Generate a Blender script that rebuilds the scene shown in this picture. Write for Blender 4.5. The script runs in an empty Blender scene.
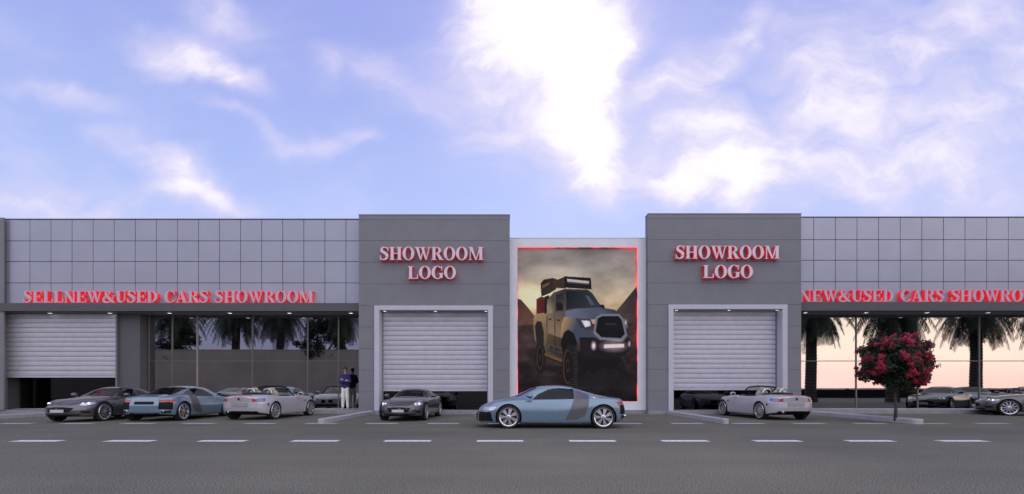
import bpy, bmesh, math, random
import numpy as np
from mathutils import Vector, Matrix, Euler
random.seed(7); rng = np.random.default_rng(7)
PI = math.pi
scene = bpy.context.scene
COL = scene.collection
F, CX, HY, CAMH = 480.0, 512.0, 388.0, 1.23          # focal length in pixels, principal column, horizon row, eye height

# ------------------------------------------------------------------ helpers
def wx(px, Y): return (px - CX) * Y / F
def wz(py, Y): return CAMH + (HY - py) * Y / F

class MB:
    """collects boxes, tubes, strips into one mesh"""
    def __init__(self): self.v = []; self.f = []; self.m = []
    def add(self, vs, fs, mi=0):
        b = len(self.v); self.v += [tuple(map(float, p)) for p in vs]
        self.f += [tuple(b + i for i in f) for f in fs]; self.m += [mi] * len(fs)
    def box(self, x0, x1, y0, y1, z0, z1, mi=0, rot=None, piv=None):
        vs = [(x, y, z) for x in (x0, x1) for y in (y0, y1) for z in (z0, z1)]
        if rot is not None:
            R = Euler(rot).to_matrix(); c = Vector(piv or ((x0+x1)/2, (y0+y1)/2, (z0+z1)/2))
            vs = [tuple(R @ (Vector(p) - c) + c) for p in vs]
        self.add(vs, [(0,1,3,2), (4,6,7,5), (0,4,5,1), (2,3,7,6), (0,2,6,4), (1,5,7,3)], mi)
    def prism(self, poly, y0, y1, mi=0):
        """polygon in (x,z) extruded along y"""
        n = len(poly)
        vs = [(p[0], y0, p[1]) for p in poly] + [(p[0], y1, p[1]) for p in poly]
        fs = [tuple(range(n)), tuple(range(2*n-1, n-1, -1))] + [(i, n+i, n+(i+1) % n, (i+1) % n) for i in range(n)]
        self.add(vs, fs, mi)
    def tube(self, pts, rad, n=8, mi=0, cap=True):
        pts = [Vector(p) for p in pts]
        if not hasattr(rad, '__len__'): rad = [rad] * len(pts)
        rings = []
        for i, p in enumerate(pts):
            t = (pts[min(i+1, len(pts)-1)] - pts[max(i-1, 0)]).normalized()
            a = t.orthogonal().normalized() if i == 0 else (a - t * a.dot(t)).normalized()
            b = t.cross(a)
            rings.append([p + (a * math.cos(k*2*PI/n) + b * math.sin(k*2*PI/n)) * rad[i] for k in range(n)])
        vs = [q for r in rings for q in r]; fs = []
        for i in range(len(rings)-1):
            for k in range(n):
                fs.append((i*n+k, i*n+(k+1) % n, (i+1)*n+(k+1) % n, (i+1)*n+k))
        if cap: fs += [tuple(range(n-1, -1, -1)), tuple(range((len(rings)-1)*n, len(rings)*n))]
        self.add(vs, fs, mi)
    def lathe(self, prof, n=28, axis='y', c=(0,0,0), mi=0, closed=False):
        """prof: list of (radius, offset along axis)"""
        vs = []; m = len(prof)
        for k in range(n):
            a = 2*PI*k/n; ca, sa = math.cos(a), math.sin(a)
            for r, h in prof:
                if axis == 'y': vs.append((c[0]+r*ca, c[1]+h, c[2]+r*sa))
                else: vs.append((c[0]+r*ca, c[1]+r*sa, c[2]+h))
        fs = []
        for k in range(n):
            k2 = (k+1) % n
            for i in range(m if closed else m-1):
                j = (i+1) % m
                fs.append((k*m+i, k2*m+i, k2*m+j, k*m+j))
        self.add(vs, fs, mi)
    def build(self, name, mats, parent=None, off=(0,0,0), smooth=False, label=None, normals=True):
        me = bpy.data.meshes.new(name)
        o3 = np.array(off)
        me.from_pydata([tuple(np.array(p) - o3) for p in self.v] if any(off) else self.v, [], self.f)
        if not isinstance(mats, (list, tuple)): mats = [mats]
        for mt in mats: me.materials.append(mt)
        if len(mats) > 1: me.polygons.foreach_set('material_index', self.m)
        if normals:
            bm = bmesh.new(); bm.from_mesh(me); bmesh.ops.recalc_face_normals(bm, faces=bm.faces); bm.to_mesh(me); bm.free()
        if smooth: me.polygons.foreach_set('use_smooth', [True]*len(me.polygons))
        me.update()
        o = bpy.data.objects.new(name, me); COL.objects.link(o)
        if parent: o.parent = parent
        if label: o['label'] = label
        return o

def thing(name, label, cat, loc=(0,0,0), rz=0.0, group=None, scale=1.0):
    o = bpy.data.objects.new(name, None); COL.objects.link(o)
    o.location = loc; o.rotation_euler = (0,0,rz); o.scale = (scale,)*3; o.empty_display_size = .3
    return tag(o, label, cat, group)
def tag(o, label, cat, group=None):
    o['label'] = label; o['category'] = cat
    if group: o['group'] = group
    return o
def struct(o): o['kind'] = 'structure'; return o
def copy_tree(o, parent=None):
    c = o.copy(); COL.objects.link(c)
    if parent: c.parent = parent
    for ch in list(o.children): copy_tree(ch, c)
    return c

# ------------------------------------------------------------------ materials
def lin(r, g, b):
    return tuple(((c/255)/12.92 if c/255 <= .04045 else ((c/255+.055)/1.055)**2.4) for c in (r, g, b))
def mat(name, col, rough=.6, metal=0., var=.12, scale=6., bump=0., bscale=60., coat=0., spec=.5, emit=None, estr=0., flakes=0.):
    m = bpy.data.materials.new(name); m.use_nodes = True
    nt = m.node_tree; p = nt.nodes['Principled BSDF']
    p.inputs['Roughness'].default_value = rough; p.inputs['Metallic'].default_value = metal
    p.inputs['Coat Weight'].default_value = coat; p.inputs['Coat Roughness'].default_value = .04
    p.inputs['Specular IOR Level'].default_value = spec
    tc = nt.nodes.new('ShaderNodeTexCoord')
    if var > 0:
        n = nt.nodes.new('ShaderNodeTexNoise'); n.inputs['Scale'].default_value = scale; n.inputs['Detail'].default_value = 6
        nt.links.new(tc.outputs['Object'], n.inputs['Vector'])
        r = nt.nodes.new('ShaderNodeValToRGB')
        r.color_ramp.elements[0].position = .3; r.color_ramp.elements[1].position = .7
        r.color_ramp.elements[0].color = tuple(max(c*(1-var), 0) for c in col) + (1,)
        r.color_ramp.elements[1].color = tuple(min(c*(1+var), 1) for c in col) + (1,)
        nt.links.new(n.outputs['Fac'], r.inputs['Fac']); nt.links.new(r.outputs['Color'], p.inputs['Base Color'])
    else: p.inputs['Base Color'].default_value = tuple(col) + (1,)
    if bump > 0:
        n2 = nt.nodes.new('ShaderNodeTexNoise'); n2.inputs['Scale'].default_value = bscale; n2.inputs['Detail'].default_value = 4
        nt.links.new(tc.outputs['Object'], n2.inputs['Vector'])
        b = nt.nodes.new('ShaderNodeBump'); b.inputs['Strength'].default_value = bump; b.inputs['Distance'].default_value = .02
        nt.links.new(n2.outputs['Fac'], b.inputs['Height']); nt.links.new(b.outputs['Normal'], p.inputs['Normal'])
    if emit:
        p.inputs['Emission Color'].default_value = tuple(emit) + (1,); p.inputs['Emission Strength'].default_value = estr
    return m

def asphalt():
    m = bpy.data.materials.new('asphalt'); m.use_nodes = True; nt = m.node_tree; p = nt.nodes['Principled BSDF']
    tc = nt.nodes.new('ShaderNodeTexCoord')
    def noise(s, d, sx=1., sy=1.):
        mp = nt.nodes.new('ShaderNodeMapping'); mp.inputs['Scale'].default_value = (sx, sy, 1)
        nt.links.new(tc.outputs['Object'], mp.inputs['Vector'])
        n = nt.nodes.new('ShaderNodeTexNoise'); n.inputs['Scale'].default_value = s; n.inputs['Detail'].default_value = d
        nt.links.new(mp.outputs['Vector'], n.inputs['Vector']); return n.outputs['Fac']
    def ramp(src, a, b, ca, cb):
        r = nt.nodes.new('ShaderNodeValToRGB'); r.color_ramp.elements[0].position = a; r.color_ramp.elements[1].position = b
        r.color_ramp.elements[0].color = ca + (1,); r.color_ramp.elements[1].color = cb + (1,)
        nt.links.new(src, r.inputs['Fac']); return r.outputs['Color']
    def mul(a, b):
        x = nt.nodes.new('ShaderNodeMix'); x.data_type = 'RGBA'; x.blend_type = 'MULTIPLY'; x.inputs['Factor'].default_value = 1
        nt.links.new(a, x.inputs['A']); nt.links.new(b, x.inputs['B']); return x.outputs['Result']
    grain = ramp(noise(52, 2), .41, .59, (.034,.0325,.026), (.226,.212,.152))
    patch = ramp(noise(.35, 5), .3, .7, (.80,.80,.81), (1.12,1.11,1.10))
    wear = ramp(noise(1.0, 4, .12, 1.1), .35, .68, (.9,.9,.9), (1.07,1.07,1.07))
    c = mul(mul(grain, patch), wear)
    nt.links.new(c, p.inputs['Base Color']); p.inputs['Roughness'].default_value = .8
    b = nt.nodes.new('ShaderNodeBump'); b.inputs['Strength'].default_value = .10; b.inputs['Distance'].default_value = .006
    nt.links.new(noise(45, 4), b.inputs['Height']); nt.links.new(b.outputs['Normal'], p.inputs['Normal'])
    return m

def glass_mat(name, fac, tint, grey=(.9,.92,.95)):
    m = bpy.data.materials.new(name); m.use_nodes = True; nt = m.node_tree
    nt.nodes.remove(nt.nodes['Principled BSDF'])
    t = nt.nodes.new('ShaderNodeBsdfTransparent'); t.inputs['Color'].default_value = tint + (1,)
    g = nt.nodes.new('ShaderNodeBsdfGlossy'); g.inputs['Color'].default_value = grey + (1,); g.inputs['Roughness'].default_value = 0.0
    tc = nt.nodes.new('ShaderNodeTexCoord'); n = nt.nodes.new('ShaderNodeTexNoise'); n.inputs['Scale'].default_value = .35
    nt.links.new(tc.outputs['Object'], n.inputs['Vector'])
    b = nt.nodes.new('ShaderNodeBump'); b.inputs['Strength'].default_value = .04; b.inputs['Distance'].default_value = .02
    nt.links.new(n.outputs['Fac'], b.inputs['Height']); nt.links.new(b.outputs['Normal'], g.inputs['Normal'])
    x = nt.nodes.new('ShaderNodeMixShader'); x.inputs[0].default_value = fac
    nt.links.new(t.outputs[0], x.inputs[1]); nt.links.new(g.outputs[0], x.inputs[2])
    nt.links.new(x.outputs[0], nt.nodes['Material Output'].inputs['Surface']); return m

M = {
 'asphalt': asphalt(),
 'line': mat('road_paint', (.72,.71,.69), .6, var=.32, scale=14),
 'line_worn': mat('worn_road_paint', (.42,.41,.41), .7, var=.3, scale=9),
 'kerb': mat('kerb_concrete', (.40,.395,.43), .8, var=.12, scale=5, bump=.2),
 'paving': mat('apron_concrete', (.27,.265,.29), .75, var=.15, scale=2.5, bump=.15),
 'tower': mat('grey_render', (.190,.194,.218), .62, var=.05, scale=1.6, bump=.06, bscale=90),
 'groove': mat('dark_joint', (.03,.03,.034), .8, var=0),
 'clad': mat('silver_cladding', (.355,.370,.452), .38, metal=.25, var=.04, scale=.8),
 'fascia': mat('dark_grey_fascia', (.085,.085,.095), .55, var=.06, scale=2),
 'column': mat('column_grey', (.10,.10,.115), .6, var=.06, scale=2),
 'white': mat('white_render', (.72,.73,.80), .6, var=.04, scale=2, bump=.05),
 'portal': mat('pale_portal_paint', (.50,.505,.58), .5, var=.04, scale=3),
 'shutter': mat('shutter_steel', (.50,.495,.56), .42, metal=.15, var=.06, scale=3),
 'shutter_rail': mat('shutter_guide', (.25,.25,.28), .4, metal=.4, var=.05),
 'soffit': mat('soffit', (.22,.22,.23), .7, var=.05),
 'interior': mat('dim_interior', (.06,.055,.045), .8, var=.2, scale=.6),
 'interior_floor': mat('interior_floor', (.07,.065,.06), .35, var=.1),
 'mullion': mat('mullion_lit_tone', (.30,.28,.26), .4, metal=.3, var=.05),  # paler mullion copy: the light falling on it is put into the colour
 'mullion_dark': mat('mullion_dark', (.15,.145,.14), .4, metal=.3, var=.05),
 'glass': glass_mat('reflective_glass', .36, (.40,.40,.40)),
 'glass_dark': glass_mat('dark_glass', .06, (.35,.35,.35)),
 'car_glass': mat('tinted_car_glass', (.006,.006,.008), .03, var=0, spec=.28),
 'car_glass_clear': glass_mat('windscreen_glass', .12, (.62,.64,.64)),
 'paint_grey': mat('dark_grey_car_paint', (.105,.102,.106), .30, metal=.6, var=.03, coat=1.),
 'paint_blue': mat('pale_blue_car_paint', (.165,.25,.33), .30, metal=.35, var=.03, coat=1.),
 'paint_white': mat('silver_white_car_paint', (.50,.485,.53), .35, metal=.2, var=.03, coat=1.),
 'blade': mat('grey_side_blade', (.13,.125,.135), .4, metal=.4, var=.05),
 'black': mat('black_plastic', (.009,.009,.01), .7, var=.2, spec=.2),
 'black_gloss': mat('gloss_black', (.01,.01,.011), .12, var=0),
 'tyre': mat('tyre_rubber', (.017,.017,.018), .85, var=.2, bump=.2),
 'rim': mat('alloy_silver', (.62,.62,.64), .25, metal=.85, var=.04),
 'disc': mat('brake_disc', (.07,.07,.075), .4, metal=.8, var=.1),
 'lamp_clear': mat('headlamp_lens', (.55,.56,.6), .08, metal=.5, var=.15, scale=25),
 'lamp_on': mat('lit_headlamp', (.9,.9,.95), .2, var=0, emit=(.9,.92,1.), estr=1.0),
 'lamp_red': mat('tail_lamp_red', (.42,.02,.015), .1, var=.1, coat=1.),
 'lamp_orange': mat('tail_lamp_orange', (.38,.042,.006), .2, var=.15, coat=.25),
 'lamp_blue': mat('smoked_lamp_lens', (.12,.15,.30), .1, var=.1, coat=1.),
 'plate': mat('number_plate', (.55,.54,.56), .5, var=.1, scale=12),
 'plate_dim': mat('dull_number_plate', (.30,.295,.33), .5, var=.2, scale=14),
 'chrome': mat('chrome', (.7,.7,.72), .1, metal=1., var=0),
 'leather': mat('cream_leather', (.36,.34,.29), .6, var=.1),
 'leather_dark': mat('dark_leather', (.03,.03,.032), .6, var=.2),
 'sign_face': mat('sign_face', (.74,.60,.68), .4, var=.02, emit=(.9,.72,.85), estr=0.),
 'sign_red': mat('red_halo_lamp', (.45,.01,.015), .5, var=0, emit=(1.,.012,.02), estr=.26),
 'sign_face_pink': mat('pink_sign_face', (.60,.43,.53), .4, var=.02),
 'sign_red_bright': mat('bright_red_halo_lamp', (.45,.01,.015), .5, var=0, emit=(1.,.012,.02), estr=.55),
 'led_red': mat('red_led_strip', (.5,.01,.01), .5, var=0, emit=(1.,.02,.02), estr=1.3),
 'downlight': mat('downlight_lens', (.9,.9,.9), .3, var=0, emit=(1.,.98,.95), estr=2.0),
 'skin': mat('skin', (.52,.31,.23), .55, var=.06), 'hair': mat('dark_hair', (.02,.014,.012), .6, var=.3, scale=60),
 'jacket': mat('dark_blue_jacket', (.028,.028,.14), .8, var=.2, scale=14, bump=.3, bscale=25),
 'trousers': mat('offwhite_trousers', (.88,.84,.81), .8, var=.06, scale=10, bump=.25, bscale=20),
 'shoe': mat('pale_shoes', (.55,.48,.42), .6, var=.1),
 'bark': mat('bark', (.07,.058,.048), .9, var=.3, scale=20, bump=.6, bscale=30),
 'palm_trunk': mat('palm_trunk_fibre', (.075,.062,.052), .95, var=.35, scale=12, bump=.8, bscale=16),
 'leaf': mat('dark_green_leaf', (.014,.034,.012), .6, var=.5, scale=3),
 'palm_leaf': mat('palm_leaf', (.026,.038,.012), .55, var=.4, scale=2),
 'dates': mat('date_clusters', (.16,.055,.015), .7, var=.3, scale=10),
 'flower': mat('crimson_blossom', (.33,.008,.036), .6, var=.45, scale=4),
 'rear_wall': mat('boundary_wall_render', (.42,.35,.285), .85, var=.12, scale=.4, bump=.1),
}

# ------------------------------------------------------------------ world
def build_world():
    w = bpy.data.worlds.new('World'); scene.world = w; w.use_nodes = True; nt = w.node_tree
    for n in list(nt.nodes): nt.nodes.remove(n)
    L = nt.links.new
    out = nt.nodes.new('ShaderNodeOutputWorld'); bg = nt.nodes.new('ShaderNodeBackground'); L(bg.outputs[0], out.inputs[0])
    tc = nt.nodes.new('ShaderNodeTexCoord'); sep = nt.nodes.new('ShaderNodeSeparateXYZ'); L(tc.outputs['Generated'], sep.inputs[0])
    def val(x): return x
    def setin(s, x):
        if isinstance(x, (int, float)): s.default_value = x
        else: L(x, s)
    def ma(op, a, b=0., clamp=False):
        n = nt.nodes.new('ShaderNodeMath'); n.operation = op; n.use_clamp = clamp
        setin(n.inputs[0], a); setin(n.inputs[1], b); return n.outputs[0]
    def mr(x, a, b, c=0., d=1.):
        n = nt.nodes.new('ShaderNodeMapRange'); n.interpolation_type = 'SMOOTHSTEP'
        setin(n.inputs[0], x)
        for i, q in enumerate((a, b, c, d)): n.inputs[i+1].default_value = q
        return n.outputs[0]
    def mix(f, a, b, blend='MIX'):
        n = nt.nodes.new('ShaderNodeMix'); n.data_type = 'RGBA'; n.blend_type = blend; n.clamp_factor = True
        setin(n.inputs['Factor'], f)
        for s, q in ((n.inputs['A'], a), (n.inputs['B'], b)):
            if isinstance(q, tuple): s.default_value = q + (1,)
            else: L(q, s)
        return n.outputs['Result']
    x, y, z = sep.outputs
    yp = ma('MAXIMUM', y, .03)
    u = ma('DIVIDE', x, yp); v = ma('DIVIDE', z, yp)
    cb = nt.nodes.new('ShaderNodeCombineXYZ'); L(u, cb.inputs[0]); L(v, cb.inputs[1]); uv = cb.outputs[0]
    def noise(vec, scale, detail, rot=0., sc=(1,1,1), dist=0., rough=.55):
        mp = nt.nodes.new('ShaderNodeMapping'); mp.inputs['Rotation'].default_value = (0,0,rot); mp.inputs['Scale'].default_value = sc
        L(vec, mp.inputs['Vector'])
        n = nt.nodes.new('ShaderNodeTexNoise'); n.inputs['Scale'].default_value = scale; n.inputs['Detail'].default_value = detail
        n.inputs['Distortion'].default_value = dist; n.inputs['Roughness'].default_value = rough
        L(mp.outputs[0], n.inputs['Vector']); return n.outputs['Fac']
    # warp the cloud map so the banks lose their outline
    wn = nt.nodes.new('ShaderNodeTexNoise'); wn.inputs['Scale'].default_value = 5.5; wn.inputs['Detail'].default_value = 5
    L(uv, wn.inputs['Vector'])
    vs = nt.nodes.new('ShaderNodeVectorMath'); vs.operation = 'SUBTRACT'; L(wn.outputs['Color'], vs.inputs[0]); vs.inputs[1].default_value = (.5,.5,.5)
    vm = nt.nodes.new('ShaderNodeVectorMath'); vm.operation = 'SCALE'; L(vs.outputs[0], vm.inputs[0]); vm.inputs['Scale'].default_value = .16
    va = nt.nodes.new('ShaderNodeVectorMath'); va.operation = 'ADD'; L(uv, va.inputs[0]); L(vm.outputs[0], va.inputs[1]); wuv = va.outputs[0]
    blobs = [  # column, row, radius across, radius up, tilt, weight
     (572,18,82,72,-20,1.5), (525,8,85,62,-20,.95), (585,90,46,100,-10,1.5), (597,165,32,50,15,1.35), (640,155,55,40,30,.5), (520,70,80,100,10,.75), (488,30,75,65,0,.45), (700,125,50,55,40,.6), (660,60,110,110,30,.25), (900,100,240,140,15,.45),
     (742,180,34,36,0,1.05), (688,172,36,26,30,.95), (715,185,95,45,0,.55), (655,85,95,20,42,.55), (725,45,90,16,44,.4),
     (200,62,75,24,-26,.75), (232,78,45,18,-25,.5), (62,88,75,17,-8,.75), (150,150,75,22,-24,.55), (182,170,45,26,-20,.65),
     (215,195,70,18,-12,.6), (60,165,80,26,-10,.3), (50,205,130,30,0,.65), (215,14,50,26,-20,.55), (20,40,60,40,0,.2),
     (385,68,48,24,-48,.6), (425,88,40,30,-50,.45), (335,62,32,26,0,.45), (312,138,48,17,10,.65), (365,127,25,12,0,.4), (235,118,70,12,-26,.35),
     (830,108,62,48,40,.3), (850,140,110,60,20,.2), (880,55,130,36,22,.40), (830,30,90,50,20,.2), (1000,30,120,60,20,.35), (965,135,150,55,12,.38), (860,185,140,40,0,.35),
     (1010,190,110,40,0,.3), (480,120,60,70,-20,.3), (760,140,60,60,0,.3)]
    tot = None
    for (px, py, rx, ry, a, wgt) in blobs:
        mp = nt.nodes.new('ShaderNodeMapping'); mp.vector_type = 'TEXTURE'
        mp.inputs['Location'].default_value = ((px-512)/480, (388-py)/480, 0)
        mp.inputs['Rotation'].default_value = (0, 0, math.radians(a)); mp.inputs['Scale'].default_value = (1.35*rx/480, 1.35*ry/480, 1)
        L(wuv, mp.inputs['Vector'])
        ln = nt.nodes.new('ShaderNodeVectorMath'); ln.operation = 'LENGTH'; L(mp.outputs[0], ln.inputs[0])
        g = mr(ln.outputs['Value'], 0., 1., wgt, 0.)
        tot = g if tot is None else ma('ADD', tot, g)
    fine = noise(wuv, 8.5, 11, math.radians(-28), (1, 1.9, 1), .25, .61)
    fine2 = noise(wuv, 3.2, 6, math.radians(30), (1, 2.2, 1), .2)
    tex = ma('ADD', ma('MULTIPLY', fine, 1.3), ma('MULTIPLY', fine2, .7))          # about 1 on average
    dens = ma('MULTIPLY', tot, ma('ADD', ma('MULTIPLY', ma('SUBTRACT', tex, 1.), 1.4), 1.0))
    veil = mr(fine2, .38, .72, 0., .30)
    dens = ma('ADD', ma('MAXIMUM', dens, 0.), veil)
    front = mr(y, .03, .18)
    d3 = noise(tc.outputs['Generated'], 3., 7, 0, (1,1,2.2))
    dens = ma('ADD', ma('MULTIPLY', dens, front), ma('MULTIPLY', mr(d3, .5, .75, 0., .7), ma('SUBTRACT', 1., front)))
    mask = ma('MULTIPLY', mr(dens, -.12, 1.35), .97)
    # clear sky
    ns = nt.nodes.new('ShaderNodeTexSky'); ns.sky_type = 'NISHITA'; ns.sun_disc = False
    ns.sun_elevation = SUN_EL; ns.sun_rotation = SUN_AZ; ns.air_density = 1.0; ns.dust_density = .6; ns.ozone_density = 2.0
    r = nt.nodes.new('ShaderNodeValToRGB'); L(z, r.inputs['Fac']); e = r.color_ramp.elements
    e[0].position = 0.; e[0].color = (6.4,7.1,10.0,1); e[1].position = 1.; e[1].color = (2.3,2.8,7.2,1)
    k = e.new(.34); k.color = (4.6,5.7,10.2,1); k = e.new(.62); k.color = (3.35,3.95,8.9,1)
    sky = mix(.15, r.outputs['Color'], ns.outputs['Color'])
    rear = mr(y, .05, -.1)
    low = mr(z, .5, .02)
    dim = ma('MULTIPLY', ma('MULTIPLY', rear, low), mr(x, .3, .05))
    sky = mix(ma('MULTIPLY', dim, .85), sky, (4.3,4.1,6.4))
    up = ma('MULTIPLY', mr(y, .12, -.35), mr(z, .10, .38))            # unseen sky behind the camera, brightened as added fill for the facade
    sky = mix(ma('MULTIPLY', up, .9), sky, mix(mr(d3, .3, .7), (13.0,12.9,14.6), (16.5,16.4,18.4)))
    cloud = mix(mr(dens, .6, 1.85), (8.2,7.6,9.7), (10.9,10.4,11.2))
    cloud = mix(up, cloud, (15.2,15.,16.8))  # clouds behind the camera raised too, part of the added fill
    res = mix(mask, sky, cloud)
    warm = ma('MULTIPLY', ma('MULTIPLY', rear, mr(z, .26, .05)), mr(x, .22, .5))
    wc = mix(mr(z, .0, .065), (29.,18.,15.4), (34.,28.,20.8))
    wc = mix(mr(d3, .35, .7), wc, (29.5,21.,18.2))
    res = mix(warm, res, wc)
    L(res, bg.inputs['Color']); bg.inputs['Strength'].default_value = .1
SUN_EL, SUN_AZ = math.radians(36), math.radians(8)
build_world()
sl = bpy.data.lights.new('sun', 'SUN'); sl.energy = .5; sl.angle = math.radians(16); sl.color = (1., .93, .86)
so = bpy.data.objects.new('sun', sl); COL.objects.link(so); so.location = (0, 0, 40)
sd = Vector((math.sin(SUN_AZ)*math.cos(SUN_EL), math.cos(SUN_AZ)*math.cos(SUN_EL), math.sin(SUN_EL)))
so.rotation_euler = sd.to_track_quat('Z', 'Y').to_euler()

# ------------------------------------------------------------------ camera
cam = bpy.data.cameras.new('camera'); co = bpy.data.objects.new('camera', cam); COL.objects.link(co)
co.location = (0, 0, CAMH); co.rotation_euler = (PI/2, 0, 0)
cam.sensor_width = 36; cam.lens = 36*F/1024; cam.shift_y = (HY - 247)/1024; cam.clip_end = 5000; cam.clip_start = .1
scene.camera = co
vs_ = scene.view_settings; vs_.view_transform = 'Standard'; vs_.look = 'None'; vs_.gamma = 1; vs_.use_curve_mapping = False; vs_.exposure = 0
scene.render.resolution_x, scene.render.resolution_y = 1024, 494
scene.cycles.max_bounces = 8; scene.cycles.transparent_max_bounces = 12; scene.cycles.glossy_bounces = 5

# ------------------------------------------------------------------ ground
YT, YB, YW, YF, YG = 22.6, 23.0, 23.1, 22.85, 24.0    # tower face, poster bay, cladding, fascia beam, glass
FL = .18                                              # floor level of the showroom
b = MB(); b.add([(-1500,-900,0), (1500,-900,0), (1500,2000,0), (-1500,2000,0)], [(0,1,2,3)])
struct(b.build('ground', M['asphalt']))
def dash(px0, px1, Y, wd, m):
    b = MB(); z0 = .004
    x0, x1 = wx(px0, Y), wx(px1, Y)
    b.add([(x0, Y-wd/2, z0), (x1, Y-wd/2, z0), (x1, Y+wd/2, z0), (x0, Y+wd/2, z0)], [(0,1,2,3)])
    struct(b.build('lane_marking', m))
for k in range(-6, 12):
    x = 291 + 92.4*k; dash(x+1, x+47.5, 11.14, .31, M['line'])
for k in range(-8, 14):
    x = 305.5 + 61.0*k; dash(x, x+31.5, 16.6, .42, M['line_worn'])
# raised apron the building stands on, with joints
b = MB()
for (x0, x1, y0) in ((-60, -7.25, 22.98), (-7.24, -.08, 22.5), (-.07, 6.38, 22.9), (6.39, 13.62, 22.5), (13.63, 60, 22.98)):
    n = max(1, round((x1-x0)/2.4)); st = (x1-x0)/n
    for i in range(n): b.box(x0+i*st+.006, x0+(i+1)*st-.006, y0, 24.3, -.05, FL)
struct(b.build('apron', M['paving']))
b = MB()
for (x0, x1, y0) in ((-60, -7.25, 22.98), (13.63, 60, 22.98)): b.box(x0, x1, y0+.88, y0+1.05, FL-.03, FL+.035)
struct(b.build('window_plinth', M['kerb']))
def kerb(x, y0, y1, w=.22, h=.17):
    b = MB(); n = 7; st = (y1-y0-w/2)/n
    for i in range(n):
        ya = y0+w/2+i*st
        ch = .025
        b.add([(x-w/2, ya+.004, -.05), (x-w/2, ya+.004, h-ch), (x-w/2+ch, ya+.004, h), (x+w/2-ch, ya+.004, h), (x+w/2, ya+.004, h-ch), (x+w/2, ya+.004, -.05)] +
              [(x-w/2, ya+st-.004, -.05), (x-w/2, ya+st-.004, h-ch), (x-w/2+ch, ya+st-.004, h), (x+w/2-ch, ya+st-.004, h), (x+w/2, ya+st-.004, h-ch), (x+w/2, ya+st-.004, -.05)],
              [(0,1,2,3,4,5), (11,10,9,8,7,6)] + [(i_, i_+6, i_+7, i_+1) for i_ in range(5)])
    # rounded nose
    ring = [(x + w/2*math.cos(a), y0+w/2+w/2*math.sin(a)) for a in np.linspace(PI, 2*PI, 9)]
    n = len(ring)
    b.add([(p[0], p[1], -.05) for p in ring] + [(p[0], p[1], h-.02) for p in ring] + [(x+(p[0]-x)*.85, y0+w/2+(p[1]-y0-w/2)*.85, h) for p in ring],
          [(i, i+1, n+i+1, n+i) for i in range(n-1)] + [(n+i, n+i+1, 2*n+i+1, 2*n+i) for i in range(n-1)] + [tuple(range(2*n, 3*n))])
    return struct(b.build('kerb', M['kerb']))
kerb(-6.58, 16.45, 22.49); kerb(7.36, 16.45, 22.49); kerb(13.88, 16.3, 22.97, .42); kerb(-20.4, 17.0, 22.97)

# ------------------------------------------------------------------ building
BO = (0, 24, 0)
bld = thing('showroom_building', 'long grey car showroom with two tall grey towers, glazed wings and white poster bay', 'building', BO)
ZT = 9.37
def slab_courses(b, x0, x1, y0, y1, zs, hole=None, gap=.012):
    for za, zb in zip(zs[:-1], zs[1:]):
        if hole and za < hole[2] - .01:
            b.box(x0, hole[0], y0, y1, za+gap, zb); b.box(hole[1], x1, y0, y1, za+gap, zb)
        else: b.box(x0, x1, y0, y1, za+gap, zb)
def shutter(parent, x0, x1, z0, z1, y, pitch):
    b = MB(); n = int(round((z1-z0)/pitch)); st = (z1-z0)/n
    for i in range(n):
        za = z0+i*st; pr = [(.03, 0.), (.03, .05*st), (-.012, .055*st), (-.018, .3*st), (-.018, .62*st), (-.010, .93*st), (.03, .955*st), (.03, st)]
        vs = []; 
        for (dy, dz) in pr: vs += [(x0, y+dy, za+dz), (x1, y+dy, za+dz)]
        b.add(vs, [(2*k, 2*k+1, 2*k+3, 2*k+2) for k in range(len(pr)-1)])
    b.box(x0, x1, y-.045, y+.02, z0-.10, z0-.001)
    b.box(x0, x1, y+.04, y+.06, z0-.05, z1)
    o = b.build('roller_shutter', M['shutter'], parent, BO)
    for xa in (x0-.06, x1+.002):
        g = MB(); g.box(xa, xa+.058, y-.06, y+.05, FL, z1); g.build('shutter_guide', M['shutter_rail'], parent, BO)
    return o
def downlight(parent, x, y, z, r=.08):
    b = MB(); n = 20
    b.lathe([(r*1.3, 0), (r*1.3, -.022), (r*1.02, -.026), (r, -.01)], n, 'z', (x, y, z), 0)
    b.add([(x+r*math.cos(k*2*PI/n), y+r*math.sin(k*2*PI/n), z-.014) for k in range(n)], [tuple(range(n))], 1)
    return b.build('downlight', [M['portal'], M['downlight']], parent, BO, normals=False)

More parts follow.
